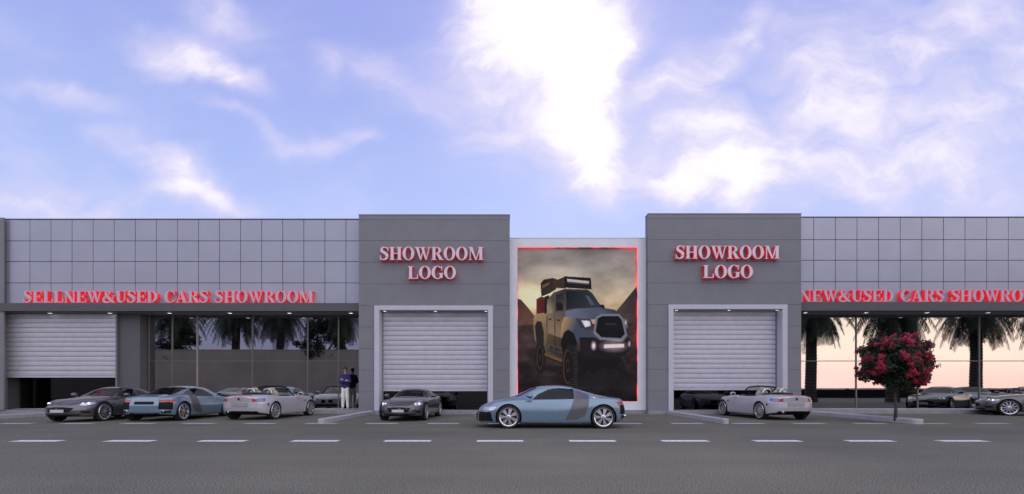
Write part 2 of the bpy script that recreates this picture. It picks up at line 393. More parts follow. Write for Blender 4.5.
def tower(label, x0, x1, fx0, fx1, ztop, dz, lights, name='entrance_tower'):
    """fx0..fx1: outside of the portal frame"""
    zs = [FL] + [wz(p, YT)+dz for p in (392, 370.4, 348.8, 327.2, 305.6, 284, 262.4, 240.8, 219.8)] + [ztop]
    zp = wz(305.6, YT)+dz; fw, ft = .235, .21
    ix0, ix1, iz = fx0+fw, fx1-fw, zp-ft
    b = MB()
    slab_courses(b, x0, x1, YT, YT+.5, zs, (fx0, fx1, zp))
    # dark joint backing inside the wall, side wings, top cap
    b.box(x0+.02, fx0, YT+.012, YT+.49, FL, ztop-.05, 1); b.box(fx1, x1-.02, YT+.012, YT+.49, FL, ztop-.05, 1); b.box(fx0, fx1, YT+.012, YT+.49, zp+.004, ztop-.05, 1)
    b.box(x0-.015, x1+.015, YT-.015, YT+.515, ztop+.002, ztop+.035, 0)
    t = b.build(name, [M['tower'], M['groove']], bld, BO, label=label)
    # reveal walls and soffit behind the frame
    f = MB()
    f.box(fx0, ix0, YT-.05, YT+.52, FL, zp); f.box(ix1, fx1, YT-.05, YT+.52, FL, zp); f.box(ix0, ix1, YT-.05, YT+.52, iz, zp)
    f.build('portal_frame', M['portal'], t, BO)
    zb = wz(389, YT+.5)+dz
    shutter(t, ix0+.06, ix1-.06, zb, iz, YT+.48, .1195*2)
    d = MB(); d.box(ix0, ix1, YT+.56, YT+.58, FL, zb+.3); d.build('door_pane', M['glass_dark'], t, BO)
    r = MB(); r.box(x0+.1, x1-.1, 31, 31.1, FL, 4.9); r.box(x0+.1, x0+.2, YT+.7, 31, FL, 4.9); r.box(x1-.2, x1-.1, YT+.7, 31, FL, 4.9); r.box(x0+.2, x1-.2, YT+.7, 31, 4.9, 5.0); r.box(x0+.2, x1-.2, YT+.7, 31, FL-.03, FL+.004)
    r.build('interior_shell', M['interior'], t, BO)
    for px in lights: downlight(t, wx(px, YT+.22), YT+.22, iz)
    return t
ltow = tower('grey tower on the left with a red lit sign above its shutter', wx(358.8, YT), wx(509.7, YT), wx(374.5, YT), wx(493, YT), ZT, 0, (384.8, 435.5, 486))
rtow = tower('grey tower on the right with a red lit sign above its shutter', wx(648.2, YT), wx(801.2, YT), wx(668.3, YT), wx(787, YT), ZT+.05, .045, (676.5, 729, 777))

def wing(label, x0, x1, seams_px, beam_top, beam_bot, ztop, dz, panes, columns, lights, transom, shut=None, bright=()):
    w = MB()
    w.box(x0, x1, YW+.02, YW+.30, beam_bot+.02, ztop-.03)
    w.box(x0, x1, YW+.30, YG+.6, beam_bot+.02, beam_bot+.25)                         # soffit slab
    t = w.build('glazed_wing', [M['groove']], bld, BO, label=label)
    # cladding panels, each a hair out of plane
    c = MB(); zs = [beam_top+.004] + [wz(p, YW)+dz for p in (283, 261.6, 241)] + [ztop]
    xs = sorted(seams_px); g = .014
    for i in range(len(xs)-1):
        for k in range(len(zs)-1):
            c.box(xs[i]+g, xs[i+1]-g, YW-.02, YW+.018, zs[k]+g, zs[k+1]-g, 0, (random.uniform(-.004, .004), 0, random.uniform(-.004, .004)))
    c.build('cladding', M['clad'], t, BO)
    f = MB(); f.box(x0, x1, YF, YW+.019, beam_bot, beam_top)
    f.build('fascia_beam', M['fascia'], t, BO)
    s = MB(); s.box(x0, x1, YW+.022, YG+.35, beam_bot-.03, beam_bot+.018); s.build('soffit', M['soffit'], t, BO)
    cp = MB(); cp.box(x0, x1, YW-.04, YW+.34, ztop+.003, ztop+.04); cp.build('coping', M['fascia'], t, BO)
    for (a, bb) in columns:
        k = MB(); k.box(a, bb, YG-.5, YG+.3, FL, beam_bot-.032); k.build('column', M['column'], t, BO)
    for (a, bb) in zip(panes[:-1], panes[1:]):
        p = MB(); p.box(a+.012, bb-.012, YG, YG+.02, FL+.04, beam_bot-.034); p.build('window_pane', M['glass'], t, BO)
    for i, a in enumerate(panes):
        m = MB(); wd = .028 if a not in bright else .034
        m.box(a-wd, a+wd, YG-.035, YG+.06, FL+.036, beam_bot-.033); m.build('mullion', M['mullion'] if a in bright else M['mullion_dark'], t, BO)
    m = MB()
    for (a, bb) in zip(panes[:-1], panes[1:]): m.box(a+.05, bb-.05, YG-.02, YG-.003, transom-.018, transom+.018)
    m.build('transom', M['mullion_dark'], t, BO)
    for px in lights: downlight(t, wx(px, YF+.36), YF+.36, beam_bot-.03, .095)
    ra, rb = min(panes)-.3, max(panes)+.3
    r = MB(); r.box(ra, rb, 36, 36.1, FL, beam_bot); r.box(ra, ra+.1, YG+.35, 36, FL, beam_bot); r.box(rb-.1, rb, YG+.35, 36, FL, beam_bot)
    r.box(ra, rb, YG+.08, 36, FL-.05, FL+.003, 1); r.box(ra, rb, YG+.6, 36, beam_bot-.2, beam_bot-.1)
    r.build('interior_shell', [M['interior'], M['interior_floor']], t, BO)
    return t
# left wing
bt, bb_ = wz(303, YF), wz(311, YF)
lx = [wx(358.8, YT) - .02]
seams = [wx(9.3 + 21.05*k, YW) for k in range(-20, 17)] + [wx(358.8, YT)+.1]
colL = [(wx(117, YG-.5), wx(140, YG-.5)), (wx(-22, YG-.5), wx(5.2, YG-.5))]
pl = [wx(p, YG) for p in (149, 172.5, 197.5, 252.6, 307.7, 338.5, 366)]
lw = wing('long left wing with silver cladding panels, dark windows and a half open shutter', -46, wx(358.8, YT)+.1, seams, bt, bb_, 9.33, 0, pl, colL,
          (50, 110, 169.6, 230, 289.5, 351), wz(361, YG), bright=(pl[2],))
s0, s1 = wx(6.0, 23.42), wx(117, 23.42)
shutter(lw, s0+.03, s1-.03, wz(375.5, 23.42), bb_-.034, 23.42, .235)
d = MB(); d.box(s0, s1, YG+.1, YG+.12, FL, 3.0); d.build('door_pane', M['glass_dark'], lw, BO)
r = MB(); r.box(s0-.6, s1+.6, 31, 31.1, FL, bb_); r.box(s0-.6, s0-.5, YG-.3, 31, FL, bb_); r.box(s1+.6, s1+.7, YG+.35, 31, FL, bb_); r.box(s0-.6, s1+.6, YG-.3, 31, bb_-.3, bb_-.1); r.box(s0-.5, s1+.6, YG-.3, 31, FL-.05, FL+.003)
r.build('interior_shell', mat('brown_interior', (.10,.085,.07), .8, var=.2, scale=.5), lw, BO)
# the left end pier, standing proud
p = MB(); p.box(wx(-24, 22.9), wx(3.6, 22.9), 22.9, 22.98, FL, 9.36); p.box(wx(-24, 22.9)+.01, wx(3.5, 23.45), 22.98, 24.2, FL, 9.35); p.build('end_pier', M['tower'], lw, BO)
# right wing
bt2, bb2 = wz(302, YF), wz(310.6, YF)
seamsR = [wx(801.2, YT)-.1] + [wx(813.5 + 21.6*k, YW) for k in range(0, 30)]
pr_ = [wx(p, YG) for p in (795, 856, 917.5, 979, 1040.5, 1102, 1163)]
rw = wing('long right wing with silver cladding panels above tall mirroring windows', wx(801.2, YT)-.1, 42, [s for s in seamsR if s < 42], bt2, bb2, 9.43, .06, pr_, [],
          (805.5, 866, 927, 988, 1049), wz(361, YG))
# white poster bay
px0, px1, pz0, pz1 = wx(517.5, YB), wx(637.5, YB), wz(401.5, YB), wz(247.3, YB)
bx0, bx1, bzt = wx(509.7, YT)+.003, wx(648.2, YT)-.003, wz(238.3, YB)
b = MB()
b.box(bx0, px0, YB, YB+.45, FL, bzt); b.box(px1, bx1, YB, YB+.45, FL, bzt); b.box(px0, px1, YB, YB+.45, pz1, bzt); b.box(px0, px1, YB, YB+.45, FL, pz0)
b.box(px0-.002, px1+.002, YB+.3, YB+.44, pz0-.002, pz1+.002)
b.box(bx0, bx1, YB-.012, YB+.46, bzt+.002, bzt+.03)
bay = b.build('poster_bay', M['white'], bld, BO, label='white framed bay between the two grey towers')
b = MB(); b.box(-46, 42, YB+.48, 40, 7.9, 8.1); b.box(-46, 42, 40, 40.3, 0, 8.1); b.box(-46, -45.7, YB+.48, 40, FL, 7.9); b.box(41.7, 42, YB+.48, 40, FL, 7.9)
b.build('roof', M['fascia'], bld, BO)

# ------------------------------------------------------------------ poster
def make_poster():
    W_, H_ = 236, 304; SS = 2
    w, h = W_*SS, H_*SS
    X0, Y0, SX, SY = 33., 30., 295., 378.
    yy, xx = np.mgrid[0:h, 0:w]; X = X0 + (xx+.5)/w*SX; Y = Y0 + (yy+.5)/h*SY
    img = np.zeros((h, w, 3))
    def fbm(fx, fy, seed, oct=5):
        r = np.random.default_rng(seed); out = np.zeros((h, w)); amp = 1.; tot = 0
        for o in range(oct):
            gx, gy = max(2, int(fx*2**o)), max(2, int(fy*2**o)); g = r.random((gy+2, gx+2))
            a = (X-X0)/SX*gx; c = (Y-Y0)/SY*gy; i = a.astype(int); j = c.astype(int); a = a-i; c = c-j
            a = a*a*(3-2*a); c = c*c*(3-2*c)
            out += amp*((g[j, i]*(1-a)+g[j, i+1]*a)*(1-c)+(g[j+1, i]*(1-a)+g[j+1, i+1]*a)*c); tot += amp; amp *= .55
        return out/tot
    def grad(t, stops):
        ts = [s[0] for s in stops]; return np.stack([np.interp(t, ts, [s[1][c] for s in stops]) for c in range(3)], -1)
    img[:] = grad(Y, [(30,(128,124,118)), (80,(158,150,136)), (130,(186,172,144)), (175,(212,186,142)), (215,(196,158,116)), (240,(120,90,70))])
    n = fbm(3, 7, 1)
    img *= (.72 + .56*n)[..., None]
    glow = np.exp(-(((X-80)/60)**2+((Y-160)/45)**2)); img += glow[..., None]*np.array([70,58,34])
    rot = X*.75 + Y*.9
    streak = fbm(4, 12, 5); img *= (.86+.3*streak)[..., None]
    def poly(pts, col, soft=0, tex=.0, seed=3, shade=None):
        P = np.array(pts, float); ins = np.zeros((h, w), bool); j = len(P)-1
        for i in range(len(P)):
            c = ((P[i,1] > Y) != (P[j,1] > Y)) & (X < (P[j,0]-P[i,0])*(Y-P[i,1])/(P[j,1]-P[i,1]+1e-9)+P[i,0]); ins ^= c; j = i
        a = ins.astype(float)
        cc = np.zeros((h, w, 3)); cc[:] = col
        if shade is not None:      # colour varies across the printed panel from col to shade
            (ax, ay, bx, by), c2 = shade; d = ((X-ax)*(bx-ax)+(Y-ay)*(by-ay))/((bx-ax)**2+(by-ay)**2); d = np.clip(d, 0, 1)[..., None]
            cc = cc*(1-d)+np.array(c2)*d
        if tex: cc = cc*(1-tex/2+tex*fbm(14, 18, seed))[..., None]
        img[:] = img*(1-a[..., None])+cc*a[..., None]
    def ell(cx, cy, rx, ry, col, soft=.0, tex=0, add=False):
        d = ((X-cx)/rx)**2+((Y-cy)/ry)**2
        a = np.clip((1-d)/max(soft, 1e-3), 0, 1) if soft else (d < 1).astype(float)
        if add: img[:] = img + a[..., None]*np.array(col)
        else:
            cc = np.array(col)*np.ones((h, w, 1))
            if tex: cc = cc*(1-tex/2+tex*fbm(30, 40, 9))[..., None]
            img[:] = img*(1-a[..., None])+cc*a[..., None]
    # mountains and desert floor
    poly([(20,150),(42,158),(58,176),(74,196),(92,214),(100,240),(20,240)], (74,56,52), tex=.5, shade=((40,150,90,235),(120,88,66)))
    poly([(236,225),(262,205),(280,182),(300,158),(318,136),(332,120),(340,300),(236,300)], (52,46,50), tex=.5, shade=((330,130,250,235),(98,76,64)))
    poly([(20,222),(120,214),(260,218),(340,212),(340,420),(20,420)], (76,60,55), tex=.9, shade=((180,225,180,405),(26,23,26)))
    n2 = fbm(5, 22, 12); g = (Y > 222)[..., None]; img[:] = np.where(g, img*(.66+.66*n2)[..., None], img)
    # shadow below the truck on the printed ground
    poly([(85,325),(150,345),(185,372),(300,372),(318,340),(250,310)], (33,29,30), tex=.4)
    # far-side and near-side tyres
    ell(90,300,14,42,(34,30,28),tex=.5); ell(88,300,8,29,(70,54,36)); ell(88.5,300,6,25,(26,23,23)); ell(88,300,3,10,(46,40,36))
    ell(278,338,23,42,(30,28,29),tex=.6)
    # chassis
    poly([(180,285),(290,285),(280,330),(240,326),(222,342),(206,330),(190,352),(176,340)], (24,22,23), tex=.5)
    # bed
    poly([(72,205),(78,192),(112,190),(150,192),(152,310),(140,304),(104,292),(96,262),(86,248),(78,262),(74,250)], (164,136,98), tex=.3, shade=((76,200,140,296),(62,55,50)))
    poly([(76,222),(82,210),(92,212),(98,236),(98,290),(88,270),(80,262)], (44,38,34), tex=.3)
    # gear stacked in the bed
    poly([(90,118),(98,108),(120,104),(132,108),(128,132),(112,142),(92,150)], (46,38,32), tex=.9)
    poly([(94,122),(112,114),(112,120),(95,130)], (110,82,46))
    poly([(80,156),(92,150),(100,152),(100,190),(80,192)], (98,40,34), tex=.6)
    poly([(100,150),(112,146),(110,192),(100,192)], (42,34,32), tex=.8)
    # roof rack with light bar
    poly([(122,112),(150,101),(152,130),(122,128)], (56,45,34), tex=.9)
    poly([(148,100),(214,104),(216,132),(150,128)], (26,25,27), tex=.5)
    poly([(155,106),(210,112),(209,118),(156,113)], (196,186,176)); poly([(156,114),(209,119),(209,121),(156,116)], (96,88,84))
    # cab
    poly([(106,158),(122,140),(150,131),(206,133),(218,142),(238,172),(246,184),(150,192),(150,262),(106,244)], (134,114,88), tex=.12, shade=((106,200,165,150),(46,49,56)))
    poly([(106,164),(118,148),(124,146),(120,190),(105,193)], (150,132,104), shade=((106,170,122,160),(78,70,64)))
    poly([(128,146),(146,140),(149,186),(125,190)], (36,35,39), shade=((128,146,146,190),(92,84,74)))
    poly([(153,136),(208,139),(222,154),(234,174),(170,178),(154,182)], (28,30,35), shade=((160,140,225,175),(54,58,66)))
    poly([(200,146),(210,150),(224,170),(214,172)], (82,88,98))
    poly([(128,166),(140,164),(146,172),(145,184),(130,184)], (26,25,28))
    poly([(236,170),(246,170),(250,180),(240,182)], (30,29,32))
    poly([(108,240),(148,254),(148,300),(140,298),(108,284)], (92,74,52), shade=((108,250,148,300),(44,40,38)))
    # door lettering band
    poly([(104,264),(144,276),(144,290),(104,276)], (88,78,70)); 
    for k in range(9):
        if k != 3: poly([(113+k*3.3,270+k),(115.2+k*3.3,270.6+k),(115.2+k*3.3,279.6+k),(113+k*3.3,279+k)], (34,32,34))
    poly([(100,288),(146,306),(146,313),(100,295)], (104,78,46), tex=.4); poly([(100,295),(146,313),(146,318),(100,299)], (40,32,28))
    # seams between the doors, handles
    for pts in ([(105,196),(106.4,196),(107,286),(105.6,286)], [(124,194),(125.6,194),(127,296),(125.4,296)], [(149,190),(150.6,190),(151,252),(149.4,252)]): poly(pts, (40,34,30))
    poly([(110,204),(117,205),(117,208),(110,207)], (30,26,24)); poly([(130,206),(138,207),(138,210),(130,209)], (30,26,24))
    # hood and wings
    poly([(150,186),(176,180),(234,176),(272,182),(288,192),(294,200),(236,200),(224,206),(182,206),(150,204)], (104,112,126), tex=.1, shade=((165,190,275,186),(58,64,76)))
    poly([(186,186),(232,182),(262,188),(230,194)], (84,91,104))
    poly([(148,200),(182,202),(202,228),(228,240),(228,252),(196,254),(180,262),(172,240),(158,232),(149,242),(146,262),(140,240),(142,214)], (176,142,96), tex=.12, shade=((146,215,176,226),(70,77,90)))
    poly([(140,262),(148,238),(158,231),(172,240),(180,262),(176,300),(146,300)], (22,20,21))
    # headlights
    poly([(178,204),(214,206),(220,222),(208,232),(188,226)], (58,58,62)); poly([(190,208),(212,210),(214,222),(200,226)], (210,208,206)); ell(203,216,7,8,(245,242,238),.6)
    poly([(290,202),(303,206),(305,226),(298,230)], (112,108,108)); ell(300,214,3,6,(190,186,182),.6)
    # grille with chrome-grey surround
    poly([(226,200),(240,192),(284,192),(294,204),(304,246),(292,260),(236,256),(220,240)], (122,124,132)); 
    poly([(231,204),(242,198),(282,198),(290,207),(298,242),(288,252),(240,250),(226,236)], (20,20,22), tex=.8)
    poly([(250,214),(276,215),(276,221),(250,220)], (44,43,46))
    # steel bumper with lights
    poly([(186,250),(222,250),(236,260),(292,262),(308,250),(314,262),(310,280),(298,296),(252,304),(204,298),(188,286)], (30,28,32), tex=.3)
    ell(221,271,8,14,(200,180,176),.9); ell(221,271,3.5,7,(255,240,235),.7); ell(309,266,4,9,(190,170,166),.9)
    ell(270,272,42,18,(120,96,92),1.0,add=True); poly([(246,268),(296,266),(296,275),(246,277)], (246,226,216))
    # near front tyre
    ell(163,324,21,56,(30,28,28),tex=1.0); ell(156,322,11,42,(74,56,36)); ell(157.5,322,9.2,38,(24,22,22)); ell(157,320,5,18,(52,44,38)); ell(157,320,3,9,(22,20,20))
    for k in range(16): poly([(170+3*(k%2),272+k*6.6),(182,274+k*6.6),(182,277+k*6.6),(170+3*(k%2),275+k*6.6)], (52,49,49))
    img[:] = np.clip(img*(.96+.08*np.random.default_rng(4).random((h, w, 1))), 0, 255)
    small = img.reshape(H_, SS, W_, SS, 3).mean((1, 3))/255.
    lin_ = np.where(small <= .04045, small/12.92, ((small+.055)/1.055)**2.4)
    lin_ = np.clip(lin_*POSTER_GAIN, 0, 1)
    g = np.mgrid[0:H_+1, 0:W_+1]; vx = px0 + g[1]/W_*(px1-px0); vz = pz1 - g[0]/H_*(pz1-pz0)
    root = thing('truck_poster', 'tall poster of an off-road pickup in a desert, edged with red light', 'poster', ((px0+px1)/2, YB+.09, pz0))
    me = bpy.data.meshes.new('poster_print')
    verts = np.stack([vx-(px0+px1)/2, np.zeros_like(vx), vz-pz0], -1).reshape(-1, 3)
    idx = np.arange((H_+1)*(W_+1)).reshape(H_+1, W_+1)
    faces = np.stack([idx[1:, :-1], idx[1:, 1:], idx[:-1, 1:], idx[:-1, :-1]], -1).reshape(-1, 4)
    me.from_pydata(verts.tolist(), [], faces.tolist())
    at = me.color_attributes.new('print', 'FLOAT_COLOR', 'CORNER')
    c4 = np.ones((H_*W_, 4, 4), np.float32); c4[:, :, :3] = lin_.reshape(-1, 1, 3)
    at.data.foreach_set('color', c4.ravel())
    m = bpy.data.materials.new('poster_print'); m.use_nodes = True; nt = m.node_tree; p = nt.nodes['Principled BSDF']; p.inputs['Roughness'].default_value = .6; p.inputs['Specular IOR Level'].default_value = .12
    a = nt.nodes.new('ShaderNodeAttribute'); a.attribute_name = 'print'; nt.links.new(a.outputs['Color'], p.inputs['Base Color'])
    me.materials.append(m); o = bpy.data.objects.new('poster_print', me); COL.objects.link(o); o.parent = root
    b = MB(); b.box(px0+.003, px1-.003, YB+.10, YB+.28, pz0+.003, pz1-.003); b.build('backing_board', M['black'], root, tuple(root.location))
    s = MB(); t = .014
    s.box(px0+.002, px0+t, YB+.012, YB+.07, pz0+.002, pz1-.002); s.box(px1-t, px1-.002, YB+.012, YB+.07, pz0+.002, pz1-.002)
    s.box(px0+t+.001, px1-t-.001, YB+.012, YB+.07, pz1-t, pz1-.002); s.box(px0+t+.001, px1-t-.001, YB+.012, YB+.07, pz0+.002, pz0+t)
    s.build('led_border', M['led_red'], root, tuple(root.location))
POSTER_GAIN = 1.22
def patchy(m):
    nt = m.node_tree; p = nt.nodes['Principled BSDF']; tc = nt.nodes.new('ShaderNodeTexCoord'); n = nt.nodes.new('ShaderNodeTexNoise'); n.inputs['Scale'].default_value = .9; n.inputs['Detail'].default_value = 3
    r = nt.nodes.new('ShaderNodeMapRange'); r.inputs[1].default_value = .42; r.inputs[2].default_value = .68; r.inputs[3].default_value = .12; r.inputs[4].default_value = 4.
    nt.links.new(tc.outputs['Object'], n.inputs['Vector']); nt.links.new(n.outputs['Fac'], r.inputs[0]); nt.links.new(r.outputs[0], p.inputs['Emission Strength'])
patchy(M['led_red'])
make_poster()

# ------------------------------------------------------------------ signs: heavy serif capitals
TK, TN, SL, ST = .21, .07, .085, .05      # thick stroke, thin stroke, serif length, serif height
def glyph(ch):
    """(width, list of simple polygons); cap height 1"""
    P = []
    R = lambda x0, x1, z0, z1: P.append([(x0,z0), (x1,z0), (x1,z1), (x0,z1)])
    def stem(x, t=TK, top=True, bot=True, sl=SL):
        R(x, x+t, 0, 1)
        if top: R(x-sl, x+t+sl, 1-ST, 1)
        if bot: R(x-sl, x+t+sl, 0, ST)
    def strip(a, b):
        for i in range(len(a)-1): P.append([a[i], a[i+1], b[i+1], b[i]])
    def arc(cx, cz, rx, rz, irx, irz, a0, a1, n=26, icx=None):
        icx = cx if icx is None else icx
        A = [(cx+rx*math.cos(t), cz+rz*math.sin(t)) for t in np.radians(np.linspace(a0, a1, n))]
        B = [(icx+irx*math.cos(t), cz+irz*math.sin(t)) for t in np.radians(np.linspace(a0, a1, n))]
        strip(A, B)
    def diag(x0, z0, x1, z1, t): P.append([(x0, z0), (x0+t, z0), (x1+t, z1), (x1, z1)])
    def brush(pts, th):
        pts = np.array(pts); n = 40
        t = np.linspace(0, len(pts)-1, n); k = np.arange(len(pts))
        C = np.stack([smooth(k, pts[:, i])(t) for i in (0, 1)], -1); w = smooth(k, np.array(th))(t)
        d = np.gradient(C, axis=0); d /= np.linalg.norm(d, axis=1)[:, None]; nn = np.stack([-d[:, 1], d[:, 0]], -1)
        strip([tuple(q) for q in C+nn*w[:, None]/2], [tuple(q) for q in C-nn*w[:, None]/2])
    if ch == 'O': arc(.43,.5,.43,.53,.215,.475,0,360,40); return .86, P
    if ch in 'CG':
        arc(.43,.5,.43,.53,.22,.475,48,312,34, .45)
        R(.70,.76,.66,1.0)
        if ch == 'C': P.append([(.66,.12),(.73,.06),(.80,.24),(.76,.27)]); return .80, P
        R(.60,.80,0.06,.42); R(.53,.87,.40,.45); return .86, P
    if ch == 'D':
        stem(.09); A = [(.30+.50*math.cos(t), .5+.5*math.sin(t)) for t in np.radians(np.linspace(90,-90,26))]
        B = [(.28+.31*math.cos(t), .5+.445*math.sin(t)) for t in np.radians(np.linspace(90,-90,26))]; strip(A, B); return .84, P
    if ch == 'R':
        stem(.09); arc(.36,.74,.36,.26,.17,.205,90,-90,20); R(.29,.40,.945,1.); R(.29,.42,.48,.535)
        P.append([(.36,.49),(.58,.49),(.86,0.),(.60,0.)]); R(.58,.92,0,ST*.9); return .86, P
    if ch == 'E':
        stem(.09); R(.30,.68,1-ST*1.2,1); P.append([(.68,1),(.73,1),(.71,.70),(.66,.72)]); R(.30,.54,.485,.54); R(.52,.57,.36,.66); R(.30,.68,0,ST*1.2); P.append([(.68,0),(.75,0),(.76,.32),(.70,.28)]); return .78, P
    if ch == 'L':
        stem(.09); R(.30,.66,0,ST*1.2); P.append([(.64,0),(.73,0),(.75,.38),(.69,.32)]); return .76, P
    if ch == 'H': stem(.09); stem(.62); R(.30,.62,.475,.535); return .92, P
    if ch == 'N':
        stem(.12, TN, True, True); stem(.72, TN, True, True); P.append([(.02,1),(.26,1),(.79,0),(.60,0)]); return .90, P
    if ch == 'M':
        stem(.11, TN); stem(.82, TK); P.append([(.08,1),(.30,1),(.62,.0),(.52,0)]); P.append([(.55,.0),(.61,0),(.92,1),(.82,1)]); return 1.12, P
    if ch == 'W':
        P.append([(.05,1),(.27,1),(.47,0),(.38,0)]); P.append([(.39,0),(.46,0),(.66,.9),(.60,.9)]); P.append([(.44,1),(.66,1),(.86,0),(.77,0)]); P.append([(.78,0),(.85,0),(1.10,1),(1.03,1)])
        R(-.02,.36,1-ST,1); R(.38,.74,1-ST,1); R(.94,1.18,1-ST,1); return 1.16, P
    if ch == 'A':
        P.append([(.10,0),(.17,0),(.46,1),(.41,1)]); P.append([(.36,1),(.50,1),(.84,0),(.60,0)]); R(.22,.62,.30,.355); R(0.,.28,0,ST); R(.50,.93,0,ST); return .92, P
    if ch == 'U':
        R(.09,.30,.32,1); R(0,.39,1-ST,1); R(.66,.73,.32,1); R(.56,.83,1-ST,1)
        A = [(.41-.32*math.cos(t), .33-.35*math.sin(t)) for t in np.radians(np.linspace(0,180,24))]
        B = [(.48-.18*math.cos(t), .33-.27*math.sin(t)) for t in np.radians(np.linspace(0,180,24))]; strip(A, B); return .84, P
    if ch == 'S':
        brush([(.58,.80),(.47,.955),(.31,.985),(.16,.90),(.14,.72),(.32,.57),(.50,.42),(.52,.22),(.40,.06),(.25,.015),(.12,.07),(.04,.24)],
              [.05,.07,.08,.14,.19,.22,.22,.19,.13,.08,.07,.05])
        R(.575,.625,.66,1.0); R(.01,.055,0.,.36); return .66, P
    if ch == '&':
        brush([(.86,.56),(.74,.26),(.56,.06),(.32,.0),(.12,.10),(.09,.28),(.24,.46),(.46,.64),(.54,.82),(.44,.97),(.30,.95),(.24,.80),(.34,.58),(.54,.32),(.74,.10),(.94,.02)],
              [.06,.07,.09,.12,.16,.18,.12,.08,.10,.07,.09,.13,.19,.20,.18,.10])
        R(.74,.98,.55,.60); return .98, P
    return .3, P
def smooth(xs, ys):
    """monotone cubic interpolation"""
    xs = np.array(xs, float); ys = np.array(ys, float); h = np.diff(xs); d = np.diff(ys)/h; m = np.zeros_like(ys)
    m[0], m[-1] = d[0], d[-1]
    for i in range(1, len(xs)-1):
        m[i] = 0 if d[i-1]*d[i] <= 0 else 3*(h[i-1]+h[i])/((2*h[i]+h[i-1])/d[i-1]+(h[i]+2*h[i-1])/d[i])
    def f(x):
        x = np.clip(np.asarray(x, float), xs[0], xs[-1]); i = np.clip(np.searchsorted(xs, x)-1, 0, len(xs)-2)
        t = (x-xs[i])/h[i]
        return (2*t**3-3*t**2+1)*ys[i]+(t**3-2*t**2+t)*h[i]*m[i]+(-2*t**3+3*t**2)*ys[i+1]+(t**3-t**2)*h[i]*m[i+1]
    return f
def text_width(s, gap): return sum(glyph(c)[0] if c != ' ' else .42 for c in s) + gap*(len(s)-1)
LETTERS = {}
def letter(ch):
    if ch not in LETTERS:
        w, P = glyph(ch); b = MB(); r = MB()
        for i, p in enumerate(P):
            k = (i % 24)*.0006
            b.prism(p, -.040-k, 0.0, 0)
            r.prism(p, .001, .155, 0)
        LETTERS[ch] = (w, b, r)
    return LETTERS[ch]
def sign(label, lines, Y, group, red='sign_red'):
    """lines: (text, px0, px1, py_top, py_bottom)"""
    cx = sum(wx((l[1]+l[2])/2, Y) for l in lines)/len(lines); cz = wz(lines[-1][4], Y)
    root = thing('letter_sign', label, 'sign', (cx, Y, cz), 0, group)
    cache = {}
    for (s, a, b_, t, bo) in lines:
        X0, X1, Z0, Z1 = wx(a, Y), wx(b_, Y), wz(bo, Y), wz(t, Y)
        gap = .05; k = (X1-X0)/text_width(s, gap); x = X0
        for ch in s:
            if ch == ' ': x += (.42+gap)*k; continue
            w, fb, rb = letter(ch)
            if ch not in cache:
                o = fb.build('letter', M['sign_face' if red == 'sign_red' else 'sign_face_pink'], root); h = rb.build('halo_lamp', M[red], o)
                cache[ch] = o
            else:
                o = copy_tree(cache[ch], root)
            o.location = (x-cx, 0, Z0-cz); o.scale = (k, 1, Z1-Z0)
            x += (w+gap)*k
    return root
sign('SHOWROOM LOGO in pale letters with red glow on the left tower', [('SHOWROOM', 380, 483.5, 247.2, 260), ('LOGO', 408, 456, 266.4, 278.8)], YT-.20, 'red lit letter signs')
sign('SHOWROOM LOGO in pale letters with red glow on the right tower', [('SHOWROOM', 675.5, 779.5, 246, 258.8), ('LOGO', 703, 752.5, 265.3, 278)], YT-.20, 'red lit letter signs')
sign('SELL NEW&USED CARS SHOWROOM in red lit letters along the left wing', [('SELLNEW&USED CARS SHOWROOM', 24, 313.5, 291, 302.7)], YW-.19, 'red lit letter signs', 'sign_red_bright')
sign('NEW&USED CARS SHOWROOM in red lit letters along the right wing', [('NEW&USED CARS SHOWROOM', 799.5, 1049, 290, 301.7)], YW-.19, 'red lit letter signs', 'sign_red_bright')

